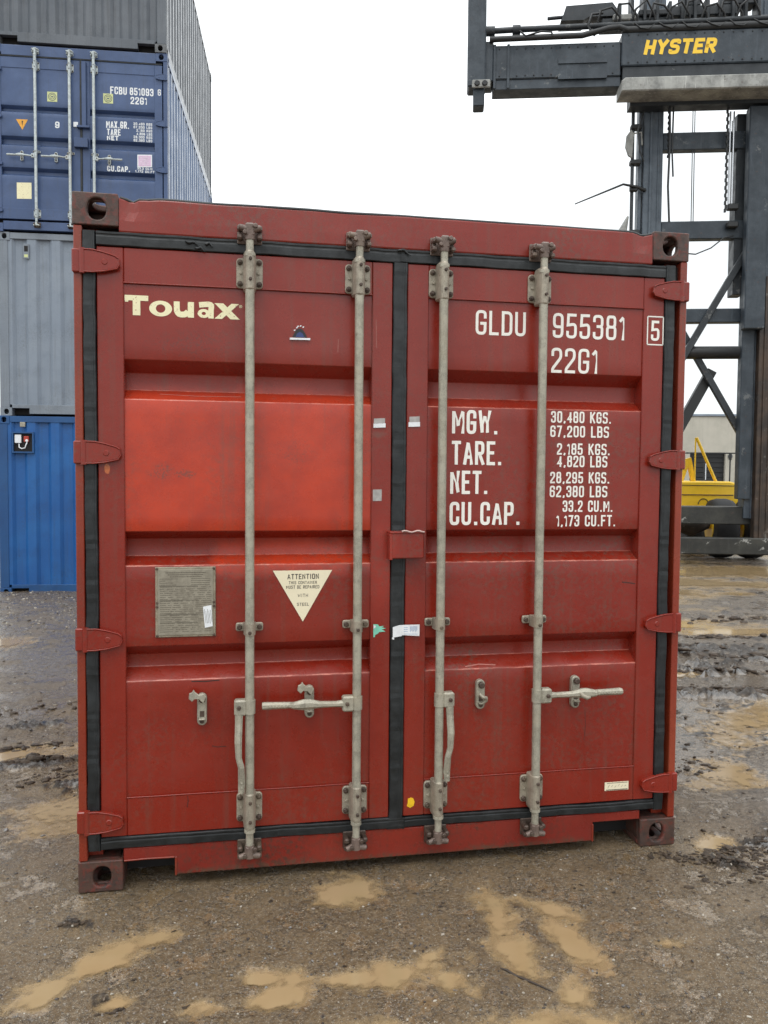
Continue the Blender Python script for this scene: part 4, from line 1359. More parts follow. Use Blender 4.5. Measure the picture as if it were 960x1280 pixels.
for k in range(6):
    stroke_poly(mb, [Vector((2.126 + k * .015, .264 + .004 * (k % 2))), Vector((2.134 + k * .015, .278 - .003 * (k % 3)))], .0010, F7, .0004)
mb.build('tag_print', M['ink'], DR)['kind'] = 'stuff'
# short scratches in the paint
SCR = plain('dark_scratch', (.045, .016, .012), .6); SCP = plain('pale_scratch', (.42, .16, .13), .5)
def scratch(pts, w, mat, parent, surf=P0):
    mb = MB(); stroke_poly(mb, [Vector(p) for p in pts], w, surf, .0004); mb.build('scratch', mat, parent)
scratch([(.492, .531), (.510, .526), (.545, .527)], .0028, SCR, DL)
scratch([(2.175, 1.136), (2.205, 1.133), (2.235, 1.128)], .0040, SCR, DR)
scratch([(.415, .785), (.47, .783), (.52, .786)], .0045, SCR, DL)
scratch([(.40, .345), (.402, .325), (.398, .300)], .0025, SCR, DL, F6)
scratch([(.585, .905), (.57, .94)], .0022, SCP, DL)
scratch([(1.50, .80), (1.56, .806), (1.63, .802)], .0030, SCP, DR)
scratch([(.97, 2.05), (.972, 2.10)], .0022, SCP, DL)
scratch([(2.02, .60), (2.024, .53), (2.018, .47)], .0018, SCR, DR)
scratch([(1.118, 2.18), (1.120, 2.07)], .0020, SCP, DL, F6)
scratch([(.30, 1.875), (.44, 1.870), (.60, 1.872)], .0016, SCP, DL)
scratch([(1.36, 1.44), (1.40, 1.38)], .0018, SCR, DR)
# blue sticker remnant
mb = MB()
yq = P0(.823, 2.11)
dome = [(.795, 2.101), (.800, 2.112), (.806, 2.124), (.813, 2.131), (.823, 2.135), (.833, 2.131), (.840, 2.122), (.846, 2.111), (.851, 2.101)]
mb.prism(dome, yq - .003, yq - .0006, 1)
mb.prism([(.806, 2.101), (.812, 2.115), (.823, 2.122), (.834, 2.115), (.840, 2.101)], yq - .0038, yq - .0028, 2)
mb.prism([(.784, 2.090), (.862, 2.091), (.863, 2.0985), (.785, 2.0975)], yq - .008, yq - .0006, 0)
for x, z in ((.816, 2.142), (.826, 2.144), (.812, 2.137), (.836, 2.140), (.803, 2.127)):
    mb.prism(quad(x - .003, z - .002, x + .003, z + .0025, .001), yq - .0022, yq - .0006, 0)
mb.build('blue_sticker', [M['paper'], M['black'], M['paper_blue']], DL)

# ================================================================== STACK OF CONTAINERS BEHIND
YAW = -0.0765
SX, SY, SZ = -2.798, 9.184, -0.205
def at_stack(level, dx=0.0, dy=0.0):
    c, s = math.cos(YAW), math.sin(YAW)
    return (SX + dx * c - dy * s, SY + dx * s + dy * c, SZ + level * CH)

def wall_end(root, mat, mat2, period=0.40, phase=0.06):
    """blind corrugated end of a container"""
    mb = MB(); vs = []; fs = []
    pr = [(.13, .012)]
    u = .13 + phase
    while u < CW - .16:
        pr += [(u, .012), (u + .045, .050), (u + .045 + period * .32, .050), (u + .09 + period * .32, .012)]
        u += period * .5 + .13
    pr = [p for p in pr if p[0] < CW - .13] + [(CW - .13, .012)]
    n = len(pr)
    vs = [(p, d, z) for z in (.16, 2.50) for p, d in pr]
    mb.add(vs, [(i, i + 1, n + i + 1, n + i) for i in range(n - 1)])
    mb.build('end_wall', mat, root)
    for fx in ((lambda x: x), (lambda x: CW - x)):
        a, b = sorted((fx(.004), fx(.13)))
        MB().cbox((a, .002, .119), (b, .09, 2.472), .004).build('corner_post', mat2, root)
    MB().cbox((.163, .004, 2.50), (CW - .163, .08, 2.585), .003).build('top_rail', mat2, root)
    mb = MB()
    mb.prism([(.163, .11), (.40, .11), (.40, .03), (CW - .40, .03), (CW - .40, .11), (CW - .163, .11), (CW - .163, .16), (.163, .16)], .003, .08, ch=.003)
    mb.build('bottom_rail', mat2, root)

BLUE = (0.009, 0.092, 0.31)
M['blue'] = paint('bright_blue_paint', BLUE, (0.018, 0.145, 0.41), rust=.6, rough=.42, streak=.35, dirt=(.03, .05, .08))
M['blue2'] = paint('bright_blue_frame_paint', (0.010, 0.068, 0.21), (0.02, 0.105, 0.27), rust=.7, rough=.42, dirt=(.03, .04, .06))
M['grey'] = paint('grey_paint', (0.215, 0.255, 0.31), (0.27, 0.31, 0.36), rust=.35, rough=.5, dirt=(.10, .10, .09), streak=.35)
M['grey2'] = paint('grey_frame_paint', (0.19, 0.22, 0.26), (0.25, 0.28, 0.31), rust=.5, rough=.5, dirt=(.10, .10, .09))
NAVY = (0.042, 0.078, 0.180)
M['navy'] = paint('faded_navy_paint', NAVY, (0.085, 0.135, 0.27), rust=.5, rough=.42, dirt=(.05, .06, .08), streak=.3)
M['navy_side'] = paint('blue_side_paint_sky_sheen', (0.12, 0.19, 0.33), (0.36, 0.42, 0.54), rust=.4, rough=.26, dirt=(.09, .10, .13), streak=.9)  # sky sheen painted into the side as paler blue, with chalky streaks
M['slate'] = paint('dark_grey_paint', (0.095, 0.110, 0.130), (0.15, 0.165, 0.185), rust=.5, rough=.5, dirt=(.05, .05, .05), streak=.6)
M['slate_side'] = paint('grey_side_paint_sheen', (0.14, 0.155, 0.175), (0.27, 0.285, 0.31), rust=.35, rough=.26, dirt=(.09, .09, .09), streak=.8)  # side sheen painted as a paler grey than the end wall
M['blue_side'] = M['blue']

# --- bottom, bright blue
c1 = empty('shipping_container', 'bright blue container on the ground, lowest of the stack on the left', 'shipping container', at_stack(0, .05), YAW, 'containers stacked on the left')
add_castings(c1, M['blue2']); shell(c1, M['blue'], M['blue'], M['blue2']); wall_end(c1, M['blue'], M['blue2'], .40, .05)
mb = MB()
X0, X1, Z0, Z1 = .20, .50, 2.06, 2.36
for a, b in (((X0, -.028, Z0), (X1, .03, Z0 + .02)), ((X0, -.028, Z1 - .02), (X1, .03, Z1)), ((X0, -.028, Z0 + .02), (X0 + .02, .03, Z1 - .02)), ((X1 - .02, -.028, Z0 + .02), (X1, .03, Z1 - .02))):
    mb.box(a, b)
mb.box((X0 + .02, .008, Z0 + .02), (X1 - .02, .012, Z1 - .02), 1)
mb.build('document_box', [M['blue2'], M['dark_gap']], c1)
mb = MB(); mb.cbox((.235, -.02, 2.20), (.325, .006, 2.32), .006, 0); mb.cbox((.36, -.025, 2.215), (.43, .006, 2.30), .008, 1); mb.disc((.405, 2.235), .020, -.035, -.02, 0)
mb.tube([(.30, -.03, 2.19), (.305, -.04, 2.14), (.34, -.045, 2.12), (.385, -.045, 2.13), (.40, -.04, 2.18), (.41, -.03, 2.21)], .008, 8, 0)
mb.build('electric_socket', [M['paper'], plain('red_plastic', (.45, .05, .03), .4)], c1)
mb = MB(); mb.cbox((.31, -.02, 2.43), (.38, .01, 2.50), .005); mb.build('small_bracket', M['galv'], c1)

# --- second, grey
c2 = empty('shipping_container', 'grey container resting on the bright blue one in the stack', 'shipping container', at_stack(1, .08, .02), YAW + .004, 'containers stacked on the left')
add_castings(c2, M['grey2']); shell(c2, M['grey'], M['grey'], M['grey2']); wall_end(c2, M['grey'], M['grey2'], .40, .05)
mb = MB(); mb.cbox((.345, -.012, 2.22), (.425, .006, 2.43), .004); mb.box((.36, -.013, 2.32), (.41, -.0115, 2.40), 1); mb.box((.36, -.013, 2.24), (.41, -.0115, 2.28), 2)
mb.build('ventilator', [M['grey2'], M['dark_gap'], M['paper_lime']], c2)

# --- third, navy doors
c3 = empty('shipping_container', 'faded navy blue container with its doors and bars facing out, third of the stack', 'shipping container', at_stack(2, .0, .0), YAW, 'containers stacked on the left')
add_castings(c3, M['navy']); shell(c3, M['navy'], M['navy_side'], M['navy_side'])
T3 = [(1.66, 1.69, 1.725, 1.756), (1.20, 1.235, 1.30, 1.333), (.785, .82, .865, .899)]
for fx in ((lambda x: x), (lambda x: CW - x)):
    a, b = sorted((fx(.004), fx(.06)))
    MB().cbox((a, .003, .119), (b, .10, 2.472), .003).build('corner_post', M['navy'], c3)
warp_strip(.163, 2.275, 2.44, 2.582, .006).build('door_header', M['navy'], c3)
MB().cbox((.163, .004, .03), (2.275, .09, .15), .003).build('door_sill', M['navy'], c3)
MB().box((.05, .086, .12), (2.39, .095, 2.45)).build('door_backing', M['dark_gap'], c3)
nd = []
for (xa, xb, pa, pb) in ((.075, 1.225, .15, 1.06), (1.255, 2.363, 1.36, 2.255)):
    mb = MB()
    mb.cbox((xa, .006, .18), (pa, .058, 2.42), .003); mb.cbox((pb, .006, .18), (xb, .058, 2.42), .003)
    mb.cbox((pa + .0005, .0065, 2.27), (pb - .0005, .058, 2.42), .003); mb.cbox((pa + .0005, .0065, .18), (pb - .0005, .058, .33), .003)
    d = mb.build('door', M['navy'], c3)
    door_panel(pa - .002, pb + .002, .329, 2.271, T3, 20).build('door_panel', M['navy'], d)
    nd.append(d)
mb = gasket_strip((1.24, .17), (1.24, 2.42), (1, 0), .03); mb.build('centre_gasket', M['rubber'], nd[0])
mb = gasket_strip((.075, 2.431), (2.363, 2.431), (0, 1), .018); mb.build('door_gasket', M['rubber'], nd[0])
for i, x in enumerate((.63, 1.095, 1.425)):
    d = nd[0] if i < 2 else nd[1]
    locking_bar(x, YB, .135, 2.50, .020).build('locking_bar', M['galv_blue'], d)
    bar_bracket(x, 2.30, YB).build('bar_bracket', [M['galv_blue'], M['bolt']], d)
    bar_bracket(x, .26, YB, True).build('bar_bracket', [M['galv_blue'], M['bolt']], d)
    guide_bracket(x, 1.12, YB).build('bar_guide', [M['galv_blue'], M['bolt']], d)
    cam_end(x, 2.50, YB, True, i).build('locking_cam', [M['galv_blue'], M['galv_blue']], d)
    cam_end(x, .10, YB, False, i).build('locking_cam', [M['galv_blue'], M['bolt']], d)
    s_ = -1 if i < 2 else 1
    handle(x, 1.045, YB, s_, False, .34).build('door_handle', [M['galv_blue'], M['bolt']], d)
    slot_keeper(x + s_ * .20, .985, 1.125, 0, .022).build('handle_retainer', [M['galv_blue'], M['bolt']], d)
mb = MB(); mb.cbox((1.15, -.05, 1.20), (1.34, .004, 1.33), .005); mb.cbox((1.255, -.03, 1.505), (1.315, .004, 2.40), .003); mb.cbox((1.19, -.05, 1.475), (1.36, .004, 1.505), .003)
mb.build('lock_box', M['navy'], nd[1])
for s_ in (True, False):
    for z in (2.25, 1.60, .95, .30):
        hinge(z, s_).build('hinge', M['navy'], nd[0] if s_ else nd[1])
N6 = lambda x, z: panel_y(x, z, T3)
mb = MB()
letters(mb, 'FCBU', 1.64, 1.87, 1.985, 2.09, .017, surf=N6)
letters(mb, '851093', 1.91, 2.24, 1.985, 2.09, .017, surf=N6)
letters(mb, '6', 2.300, 2.345, 1.995, 2.085, .014, surf=F6)
letters(mb, '22G1', 1.92, 2.15, 1.86, 1.962, .017, surf=N6)
mb.build('identification_lettering', M['decal_blue_white'], nd[1])
mb = MB()
letters(mb, 'MAX.GR.', 1.58, 1.90, 1.51, 1.61, .016, surf=N6)
letters(mb, 'TARE', 1.59, 1.78, 1.41, 1.50, .016, surf=N6)
letters(mb, 'NET', 1.59, 1.75, 1.340, 1.405, .015, surf=N6)
letters(mb, 'CU.CAP.', 1.59, 1.91, .905, .985, .016, surf=N6)
for k, s_ in enumerate(('30,480 KGS', '67,200 LBS', '2,180 KGS', '4,806 LBS', '28,300 KGS', '62,390 LBS')):
    z_ = 1.586 - k * .0460
    letters(mb, s_, 1.96 + (.04 if k in (2, 3) else 0), 2.22, z_ - .016, z_ + .020, .007, surf=N6)
letters(mb, '33.2 CU.M', 2.01, 2.22, .948, .980, .007, surf=N6)
letters(mb, '1,172 CU.FT', 1.98, 2.25, .906, .938, .007, surf=N6)
mb.build('weight_lettering', M['decal_blue_white'], nd[1])['kind'] = 'stuff'
def emblem(cx, cz, parent):
    mb = MB(); y0 = N6(cx, cz) - .001
    mb.prism(quad(cx - .068, cz - .068, cx + .068, cz + .068), y0 - .001, y0, 0)
    for r0, r1, m_ in ((.056, .047, 1), (.036, .028, 1)):
        n = 24; vs = []
        for k in range(n):
            a = 2 * math.pi * k / n
            vs += [(cx + r0 * math.cos(a), y0 - .0016, cz + r0 * math.sin(a)), (cx + r1 * math.cos(a), y0 - .0016, cz + r1 * math.sin(a))]
        mb.add(vs, [(2 * k, 2 * k + 1, 2 * ((k + 1) % n) + 1, 2 * ((k + 1) % n)) for k in range(n)], m_)
    mb.prism(quad(cx - .016, cz - .010, cx + .016, cz + .010), y0 - .0018, y0 - .001, 1)
    mb.build('round_emblem_sticker', [M['paper_lime'], M['slate']], parent)
emblem(.845, 1.90, nd[0]); emblem(1.61, 1.92, nd[1])
def st3(poly, mat, parent, name): 
    return sticker(poly, mat, parent, name, N6)
st3([(.35, 1.565), (.51, 1.565), (.435, 1.42)], M['paper_orange'], nd[0], 'orange_triangle_sticker')
st3([(.425, 1.545), (.445, 1.545), (.437, 1.47)], M['black'], nd[0], 'triangle_mark').location.y = -.002
mb = MB(); letters(mb, '9', .88, .94, 1.47, 1.56, .018, surf=N6); mb.build('white_mark', M['decal_blue_white'], nd[0])
st3(quad(2.01, .985, 2.215, 1.16, .004), M['paper'], nd[1], 'pink_sticker')
o = st3(quad(2.025, .998, 2.20, 1.147, .004), M['paper_pink'], nd[1], 'pink_sticker_face'); o.location.y = -.0015
mb = MB()
for k in range(4):
    letters(mb, 'HLEIHLT'[: 5 + k % 2], 2.05, 2.175, 1.02 + k * .030, 1.034 + k * .030, .003, surf=lambda x, z: N6(2.08, 1.15) - .004)
mb.build('sticker_lines', M['paper'], nd[1])['kind'] = 'stuff'
st3(quad(.35, .465, .55, .69, .003), M['decal_cream'], nd[0], 'paper_notice')
mb = MB()
for k in range(11):
    x = .37
    while x < .52:
        w_ = .008 + .012 * rnd.random()
        stroke_poly(mb, [Vector((x, .67 - k * .018)), Vector((x + w_, .67 - k * .018))], .005, lambda a, b: N6(.4, .58) - .003, 0)
        x += w_ + .006
mb.build('notice_print', M['plate_ink'], nd[0])['kind'] = 'stuff'
MB().cbox((1.135, -.012, 1.49), (1.20, .004, 1.56), .004).build('paper_seal', M['paper'], nd[0])

# --- top, dark grey
c4 = empty('shipping_container', 'dark grey corrugated container at the top of the stack on the left', 'shipping container', at_stack(3, -.01, -.015), YAW, 'containers stacked on the left')
add_castings(c4, M['casting_grey']); shell(c4, M['slate'], M['slate_side'], M['slate_side']); wall_end(c4, M['slate'], M['slate'], .24, .03)

# ================================================================== CONTAINER HANDLER
def mach_mat(name, base, alt, rough=.5, scr=.5, scuff=.25):
    t = NT(name)
    c = t.mix(t.ramp(t.noise(2.2, 6, .7), .35, .7), base, alt)
    c = t.mix(t.ramp(t.noise(1, 5, .7, vec=t.mapping((16, 16, 1.2))), .55, .75, 0, scr), c, tuple(min(1, x * 2.2 + .02) for x in base))
    c = t.mix(t.ramp(t.noise(9, 7, .75), .60, .68, 0, .7), c, (.07, .04, .03))
    c = t.mix(t.ramp(t.noise(2.6, 9, .8), .60, .63, 0, scuff), c, (.34, .34, .32))
    return t.done(c, t.ramp(t.noise(5, 4), .3, .7, rough - .12, rough + .12), normal=t.bump(t.noise(25, 5), .4, .006))
M['steel_blue'] = mach_mat('blue_grey_machine_paint', (0.020, 0.029, 0.039), (0.045, 0.058, 0.072))
M['steel_dark'] = mach_mat('dark_machine_paint', (0.013, 0.017, 0.021), (0.028, 0.033, 0.038))
M['mast'] = mach_mat('mast_paint', (0.045, 0.060, 0.078), (0.092, 0.114, 0.138))
M['mast_brown'] = mach_mat('greasy_mast_rail', (0.022, 0.016, 0.013), (0.070, 0.044, 0.028), .45)
M['worn_beam'] = mach_mat('worn_pale_beam', (0.36, 0.36, 0.335), (0.15, 0.15, 0.14), .55, .6, .9)
M['yellow'] = plain('machine_yellow_paint', (0.90, 0.57, 0.03), .32, 0, .10, 3)
M['chassis'] = mach_mat('muddy_chassis_paint', (0.014, 0.015, 0.014), (0.040, 0.040, 0.034), .5, .5, .9)
M['tyre'] = plain('tyre_rubber', (0.014, 0.014, 0.015), .75)
M['chrome'] = plain('hydraulic_rod', (.62, .63, .65), .2, .9, .1)
MT = R(15)
mach = empty('container_handler', 'tall forklift container handler with raised dark spreader and yellow hood on the right', 'container handler', (9.800, 11.410, 0.0), -MT)
def bar(name, a, b, mat, wd=.12, dp=.12, parent=mach, c=.01):
    """square section member between two local points a, b (x, y, z)"""
    A, B = Vector(a), Vector(b)
    d = (B - A); L = d.length; d.normalize()
    yv = Vector((0, 1, 0)); xv = d.cross(yv)
    if xv.length < 1e-4: xv = Vector((1, 0, 0))
    xv.normalize(); yv = xv.cross(d).normalized() * -1
    m = Matrix((xv, yv, d)).transposed().to_4x4(); m.translation = A
    if m.to_3x3().determinant() < 0:
        m = Matrix((-xv, yv, d)).transposed().to_4x4(); m.translation = A
    return MB().cbox((-wd / 2, -dp / 2, 0), (wd / 2, dp / 2, L), c, mat=m).build(name, mat, parent)

# spreader: the near (-y) face lies in the machine plane y = 0
for s_ in (-1, 1):
    mb = MB()
    a, b = sorted((s_ * 4.32, s_ * 1.83))
    mb.cbox((a, .02, 9.46), (b, .50, 10.12), .02)
    mb.cbox((a, .05, 9.27), (b, .46, 9.46), .01)
    mb.build('telescopic_arm', M['steel_blue'], mach)
mb = MB()
mb.cbox((-1.83, -.04, 9.62), (1.9, .60, 10.26), .02)
mb.build('spreader_beam', M['steel_blue'], mach)
mb = MB()
mb.cbox((-1.80, .0, 9.36), (1.9, .55, 9.62), .01)
mb.build('beam_web', M['steel_dark'], mach)
for s_ in (-1, 1):
    X = lambda x: -x * s_ if s_ > 0 else x
    a, b = sorted((s_ * 4.83, s_ * 4.47))
    mb = MB()
    mb.cbox((a, -.10, 9.28), (b, .32, 11.3), .03)
    a2, b2 = sorted((s_ * 4.52, s_ * 4.32))
    mb.cbox((a2, .0, 9.42), (b2, .52, 10.20), .02)
    mb.cbox((a + (.12 if s_ < 0 else .02), -.06, 8.92), (b - (.02 if s_ < 0 else .12), .26, 9.30), .02)
    mb.build('end_frame', M['steel_blue'], mach)
    mb = MB()
    mb.cbox((s_ * 4.64 - .10, -.14, 9.24), (s_ * 4.64 + .26, -.10, 9.40), .02)
    mb.disc((s_ * 4.64 + .0, 9.32), .055, -.17, -.14, 1); mb.disc((s_ * 4.64 + .15, 9.32), .055, -.17, -.14, 1)
    mb.build('twistlock_plate', [M['worn_beam'], M['black']], mach)
mb = MB(); letters(mb, 'HYSTER', -1.42, -.06, 9.81, 10.10, .068, surf=lambda x, z: -.041, lift=.004, gap=.10, slant=.20)
mb.build('yellow_lettering', M['yellow'], mach)
mb = MB()
mb.tube([(-4.34, .0, 10.39), (-3.9, .0, 10.40), (.95, .0, 10.46), (4.2, .0, 10.42)], .055, 12)
mb.tube([(-4.50, .0, 10.385), (-4.30, .0, 10.385)], .09, 12)
mb.tube([(-3.95, .0, 10.395), (-3.80, .0, 10.395)], .09, 12)
mb.build('hydraulic_cylinder', M['steel_dark'], mach)
mb = MB()
mb.tube([(-4.4, -.05, 10.20), (-3.6, -.05, 10.21), (-2.6, -.05, 10.22), (-2.1, -.05, 10.34), (-1.9, -.05, 10.36), (-1.7, -.05, 10.29)], .055, 10)
mb.tube([(-1.83, -.02, 10.31), (1.9, -.02, 10.34)], .07, 10)
mb.tube([(-3.85, -.05, 10.38), (-3.7, -.1, 10.22), (-3.4, -.1, 10.30), (-3.2, -.1, 10.28), (-3.18, -.1, 10.2)], .018, 8)
mb.build('hydraulic_hose', M['black'], mach)
# equipment on top of the beam
mb = MB()
mb.prism([(-3.00, 10.60), (-2.55, 10.60), (-2.45, 10.66), (-1.95, 10.66), (-1.90, 10.78), (-2.0, 10.92), (-2.9, 10.88), (-2.95, 10.72)], .1, .5)
mb.tube([(-3.25, .2, 10.70), (-2.9, .2, 10.72)], .035, 8)
mb.build('twist_motor', M['steel_dark'], mach)
mb = MB()
mb.cbox((-2.2, .1, 10.50), (-.9, .5, 10.62), .02); mb.cbox((-1.5, .05, 10.62), (-.9, .45, 10.74), .02)
mb.cbox((-.9, .08, 10.60), (.4, .5, 10.80), .02); mb.cbox((-.6, .1, 10.80), (-.3, .4, 11.3), .02); mb.cbox((.1, .1, 10.8), (.75, .4, 11.05), .02)
for k in range(12):
    x = -1.9 + k * .24
    mb.cbox((x, .0, 10.44 + .03 * (k % 3)), (x + .06, .3, 10.85 + .08 * ((k * 7) % 4)), .01)
mb.build('valve_block', M['steel_dark'], mach)['kind'] = 'stuff'
mb = MB()
for k in range(9):
    x = -2.3 + k * .33
    mb.tube([(x, -.02, 10.50), (x + .05, -.1, 10.66 + .1 * (k % 2)), (x + .25, -.12, 10.70 + .06 * (k % 3)), (x + .42, -.05, 10.55), (x + .45, 0, 10.40)], .022, 8)
mb.tube([(-2.35, -.02, 10.22), (-2.5, -.05, 10.40), (-2.42, -.05, 10.62), (-2.2, 0, 10.66)], .025, 8)
mb.build('loose_hose', M['black'], mach)['kind'] = 'stuff'
MB().cbox((-2.0, .0, 10.52), (-1.55, .12, 10.64), .02).build('motor_tag', M['worn_beam'], mach)
# bolted plates on the arm
for z0_, z1_ in ((9.72, 9.98), (9.42, 9.62)):
    MB().prism([(-3.05, z0_ + .1), (-2.9, z1_), (-2.2, z1_), (-2.1, z0_ + .1), (-2.1, z0_), (-3.05, z0_)], -.005, .025).build('arm_plate', M['steel_blue'], mach)
for x_ in (-4.05, -4.32): MB().cbox((x_, .0, 9.28), (x_ + .05, .03, 10.13), .004).build('stiffener', M['steel_blue'], mach)
mb = MB()
for k in range(14):
    for zz in (9.52, 10.04):
        mb.disc((-4.2 + k * .17, zz), .014, .005, .03, 0, 6)
for k in range(20):
    mb.disc((-1.70 + k * .18, 9.68), .016, -.055, -.035, 0, 6); mb.disc((-1.70 + k * .18, 10.20), .014, -.055, -.035, 0, 6)
mb.build('bolt_row', M['black'], mach)['kind'] = 'stuff'
mb = MB()
for k in range(7):
    x = -1.6 + k * .45
    mb.tube([(x, -.06, 10.42), (x + .1, -.10, 10.30 + .03 * (k % 2)), (x + .25, -.10, 10.28), (x + .38, -.06, 10.38)], .014, 6)
mb.tube([(-.8, .3, 9.0), (-.78, .3, 8.3), (-.80, .3, 7.4), (-.76, .3, 6.7)], .022, 6); mb.tube([(-.72, .32, 9.0), (-.73, .32, 8.1), (-.70, .32, 7.6)], .018, 6)
mb.tube([(-1.30, .3, 8.9), (-1.42, .25, 8.5), (-1.38, .25, 8.1), (-1.28, .3, 7.9)], .016, 6)
mb.build('cable_loop', M['black'], mach)['kind'] = 'stuff'
# pale slide beam under the spreader
mb = MB()
mb.prism([(-1.87, 9.02), (1.95, 9.02), (1.95, 9.28), (-1.80, 9.28), (-1.87, 9.22)], -.30, .20, ch=.02)
mb.build('slide_beam', M['worn_beam'], mach)
MB().box((-1.6, .20, 8.95), (1.9, .5, 9.36)).build('carriage_plate', M['steel_dark'], mach)
# mast
zt = 11.4
def col(name, x0, x1, y0, y1, z0_, z1_, mat, n=0):
    mb = MB(); mb.cbox((x0, y0, z0_), (x1, y1, z1_), .012)
    if n:      # flange of the rolled section
        w = (x1 - x0)
        mb.cbox((x0 + w * .30, y0 - .03, z0_), (x0 + w * .42, y0, z1_), .004); mb.cbox((x0 + w * .72, y0 - .02, z0_), (x0 + w * .80, y0, z1_), .004)
    return mb.build(name, mat, mach)
for s_ in (-1, 1):
    def cc(n_, a, b, *r, **k):
        a, b = (a, b) if s_ < 0 else (-b + .06, -a + .06)
        return col(n_, a, b, *r, **k)
    cc('mast_column', -1.24, -.86, .50, .85, .75, zt, M['mast'], n=1)
    cc('outer_rail', -1.33, -1.26, .55, .80, .75, zt, M['mast'])
# the right-hand outer rail runs down to the ground in greasy brown
col('inner_column', .60, .82, .55, .88, 5.3, 8.9, M['steel_dark'])
col('mast_rail', 1.06, 1.36, .30, .50, .02, 5.6, M['mast_brown'], n=1)
col('mast_rail', 1.40, 1.62, .30, .50, .02, 11.0, M['mast'])
col('lift_cylinder', .76, 1.01, .40, .62, 1.15, 5.75, M['steel_blue'])
MB().tube([(-1.46, .5, 5.5), (-1.47, .5, 10.3)], .035, 8).build('cable_rail', M['steel_dark'], mach)
for x_ in (-.78, .36):
    mb = MB()
    for k in range(34):
        z_ = 8.0 + k * .055 if x_ < 0 else 6.9 + k * .075
        mb.cbox((x_ + (.008 if k % 2 else -.008) - .02, .38, z_), (x_ + (.008 if k % 2 else -.008) + .02, .42, z_ + (.054 if x_ < 0 else .074)), .004)
    mb.build('lift_chain', M['black'], mach)
for x_ in (-.26, -.22):
    MB().tube([(x_, .55, 6.78), (x_ - .03, .55, 11.3)], .010, 6).build('lift_cable', M['steel_dark'], mach)
for x_ in (.43, .50): MB().tube([(x_, .45, 7.0), (x_, .45, 8.9)], .018, 8).build('chrome_rod', M['chrome'], mach)
for za, zb in ((8.20, 8.55), (6.42, 6.78), (4.74, 5.02)):
    MB().cbox((-.86, .52, za), (.92, .72, zb), .015).build('crossmember', M['steel_blue'], mach)
MB().tube([(-.9, .60, 4.14), (.80, .60, 4.14), (.801, .60, 4.14), (.86, .60, 4.14)], [.13, .13, .17, .17], 14).build('tilt_tube', M['black'], mach)
bar('brace', (.85, .50, 6.19), (-.75, .50, 3.35), M['steel_dark'], .13, .10)
bar('brace', (-.60, .64, 4.98), (.95, .64, 2.34), M['steel_dark'], .13, .10)
bar('tilt_strut', (.30, .80, 3.80), (-.75, .80, 1.80), M['black'], .20, .16)
mb = MB(); mb.tube([(.55, .45, 6.45), (.35, .4, 6.40), (.1, .4, 6.20), (-.2, .4, 6.08), (-.6, .4, 6.12)], .014, 6); mb.build('loose_cable', M['black'], mach)
# antenna-like guide arm and mirror on the left rail
mb = MB(); mb.tube([(-2.66, .1, 7.02), (-1.68, .3, 7.46), (-1.40, .4, 7.44), (-1.20, .5, 7.40)], [.012, .022, .03, .04], 8)
mb.cbox((-1.52, .40, 7.36), (-1.36, .5, 7.48), .02); mb.build('guide_arm', M['black'], mach)
mb = MB()
mb.prism([(-1.58, 8.05), (-1.50, 8.0), (-1.47, 8.48), (-1.53, 8.56), (-1.62, 8.44), (-1.64, 8.22)], .35, .40, ch=.01)
mb.tube([(-1.5, .42, 8.5), (-1.30, .5, 8.56), (-1.28, .5, 8.3)], .018, 8); mb.build('wing_mirror', M['worn_beam'], mach)
for z_ in (6.5, 7.9, 8.6): MB().cbox((-1.52, .42, z_), (-1.30, .58, z_ + .10), .02).build('bracket', M['black'], mach)
for z_ in (6.6, 6.95): MB().cbox((.40, .36, z_), (.62, .5, z_ + .12), .02).build('bracket', M['black'], mach)
MB().tube([(-1.7, .55, 6.0), (-1.64, .55, 6.55), (-1.52, .55, 6.9)], [.10, .10, .02], 8).build('cable_guide', M['worn_beam'], mach)
mb = MB(); mb.cbox((.72, .20, 4.55), (1.12, .42, 8.9), .02); mb.build('guard_plate', M['steel_blue'], mach)
# chassis: upper and lower cross beams, axle, wheels, hood
mb = MB(); mb.cbox((-1.5, .55, .62), (1.3, .95, .99), .02)
mb.build('chassis_beam', M['chassis'], mach)
mb = MB(); mb.cbox((-1.5, .20, .03), (1.35, .48, .37), .02)
mb.build('lower_beam', M['chassis'], mach)
MB().tube([(-1.9, 1.9, .60), (1.9, 1.9, .60)], .16, 14).build('axle', M['yellow'], mach)
mb = MB(); mb.tube([(-.25, 1.5, .60), (.12, 1.35, .58), (.5, 1.5, .60)], [.14, .28, .14], 14, caps=True); mb.build('differential', M['mast_brown'], mach)
for (wx, wy) in ((-1.55, 1.95), (-.70, 1.95), (1.60, 1.95), (.95, 1.95), (-1.5, 5.8), (1.5, 5.8)):
    mb = MB(); r_ = .66; zc = .46
    mb.tube([(wx - .24, wy, zc), (wx - .21, wy, zc), (wx - .10, wy, zc), (wx + .10, wy, zc), (wx + .21, wy, zc), (wx + .24, wy, zc)], [r_ * .80, r_ * .95, r_, r_, r_ * .95, r_ * .80], 28)
    wh = mb.build('tyre', M['tyre'], mach)
    mb = MB(); mb.tube([(wx - .245, wy, zc), (wx + .245, wy, zc)], r_ * .46, 20); mb.disc((0, 0), .01, 0, .01)
    MB().tube([(wx - .255, wy, zc), (wx + .255, wy, zc)], r_ * .45, 20).build('rim', M['yellow'], wh)
mb = MB()
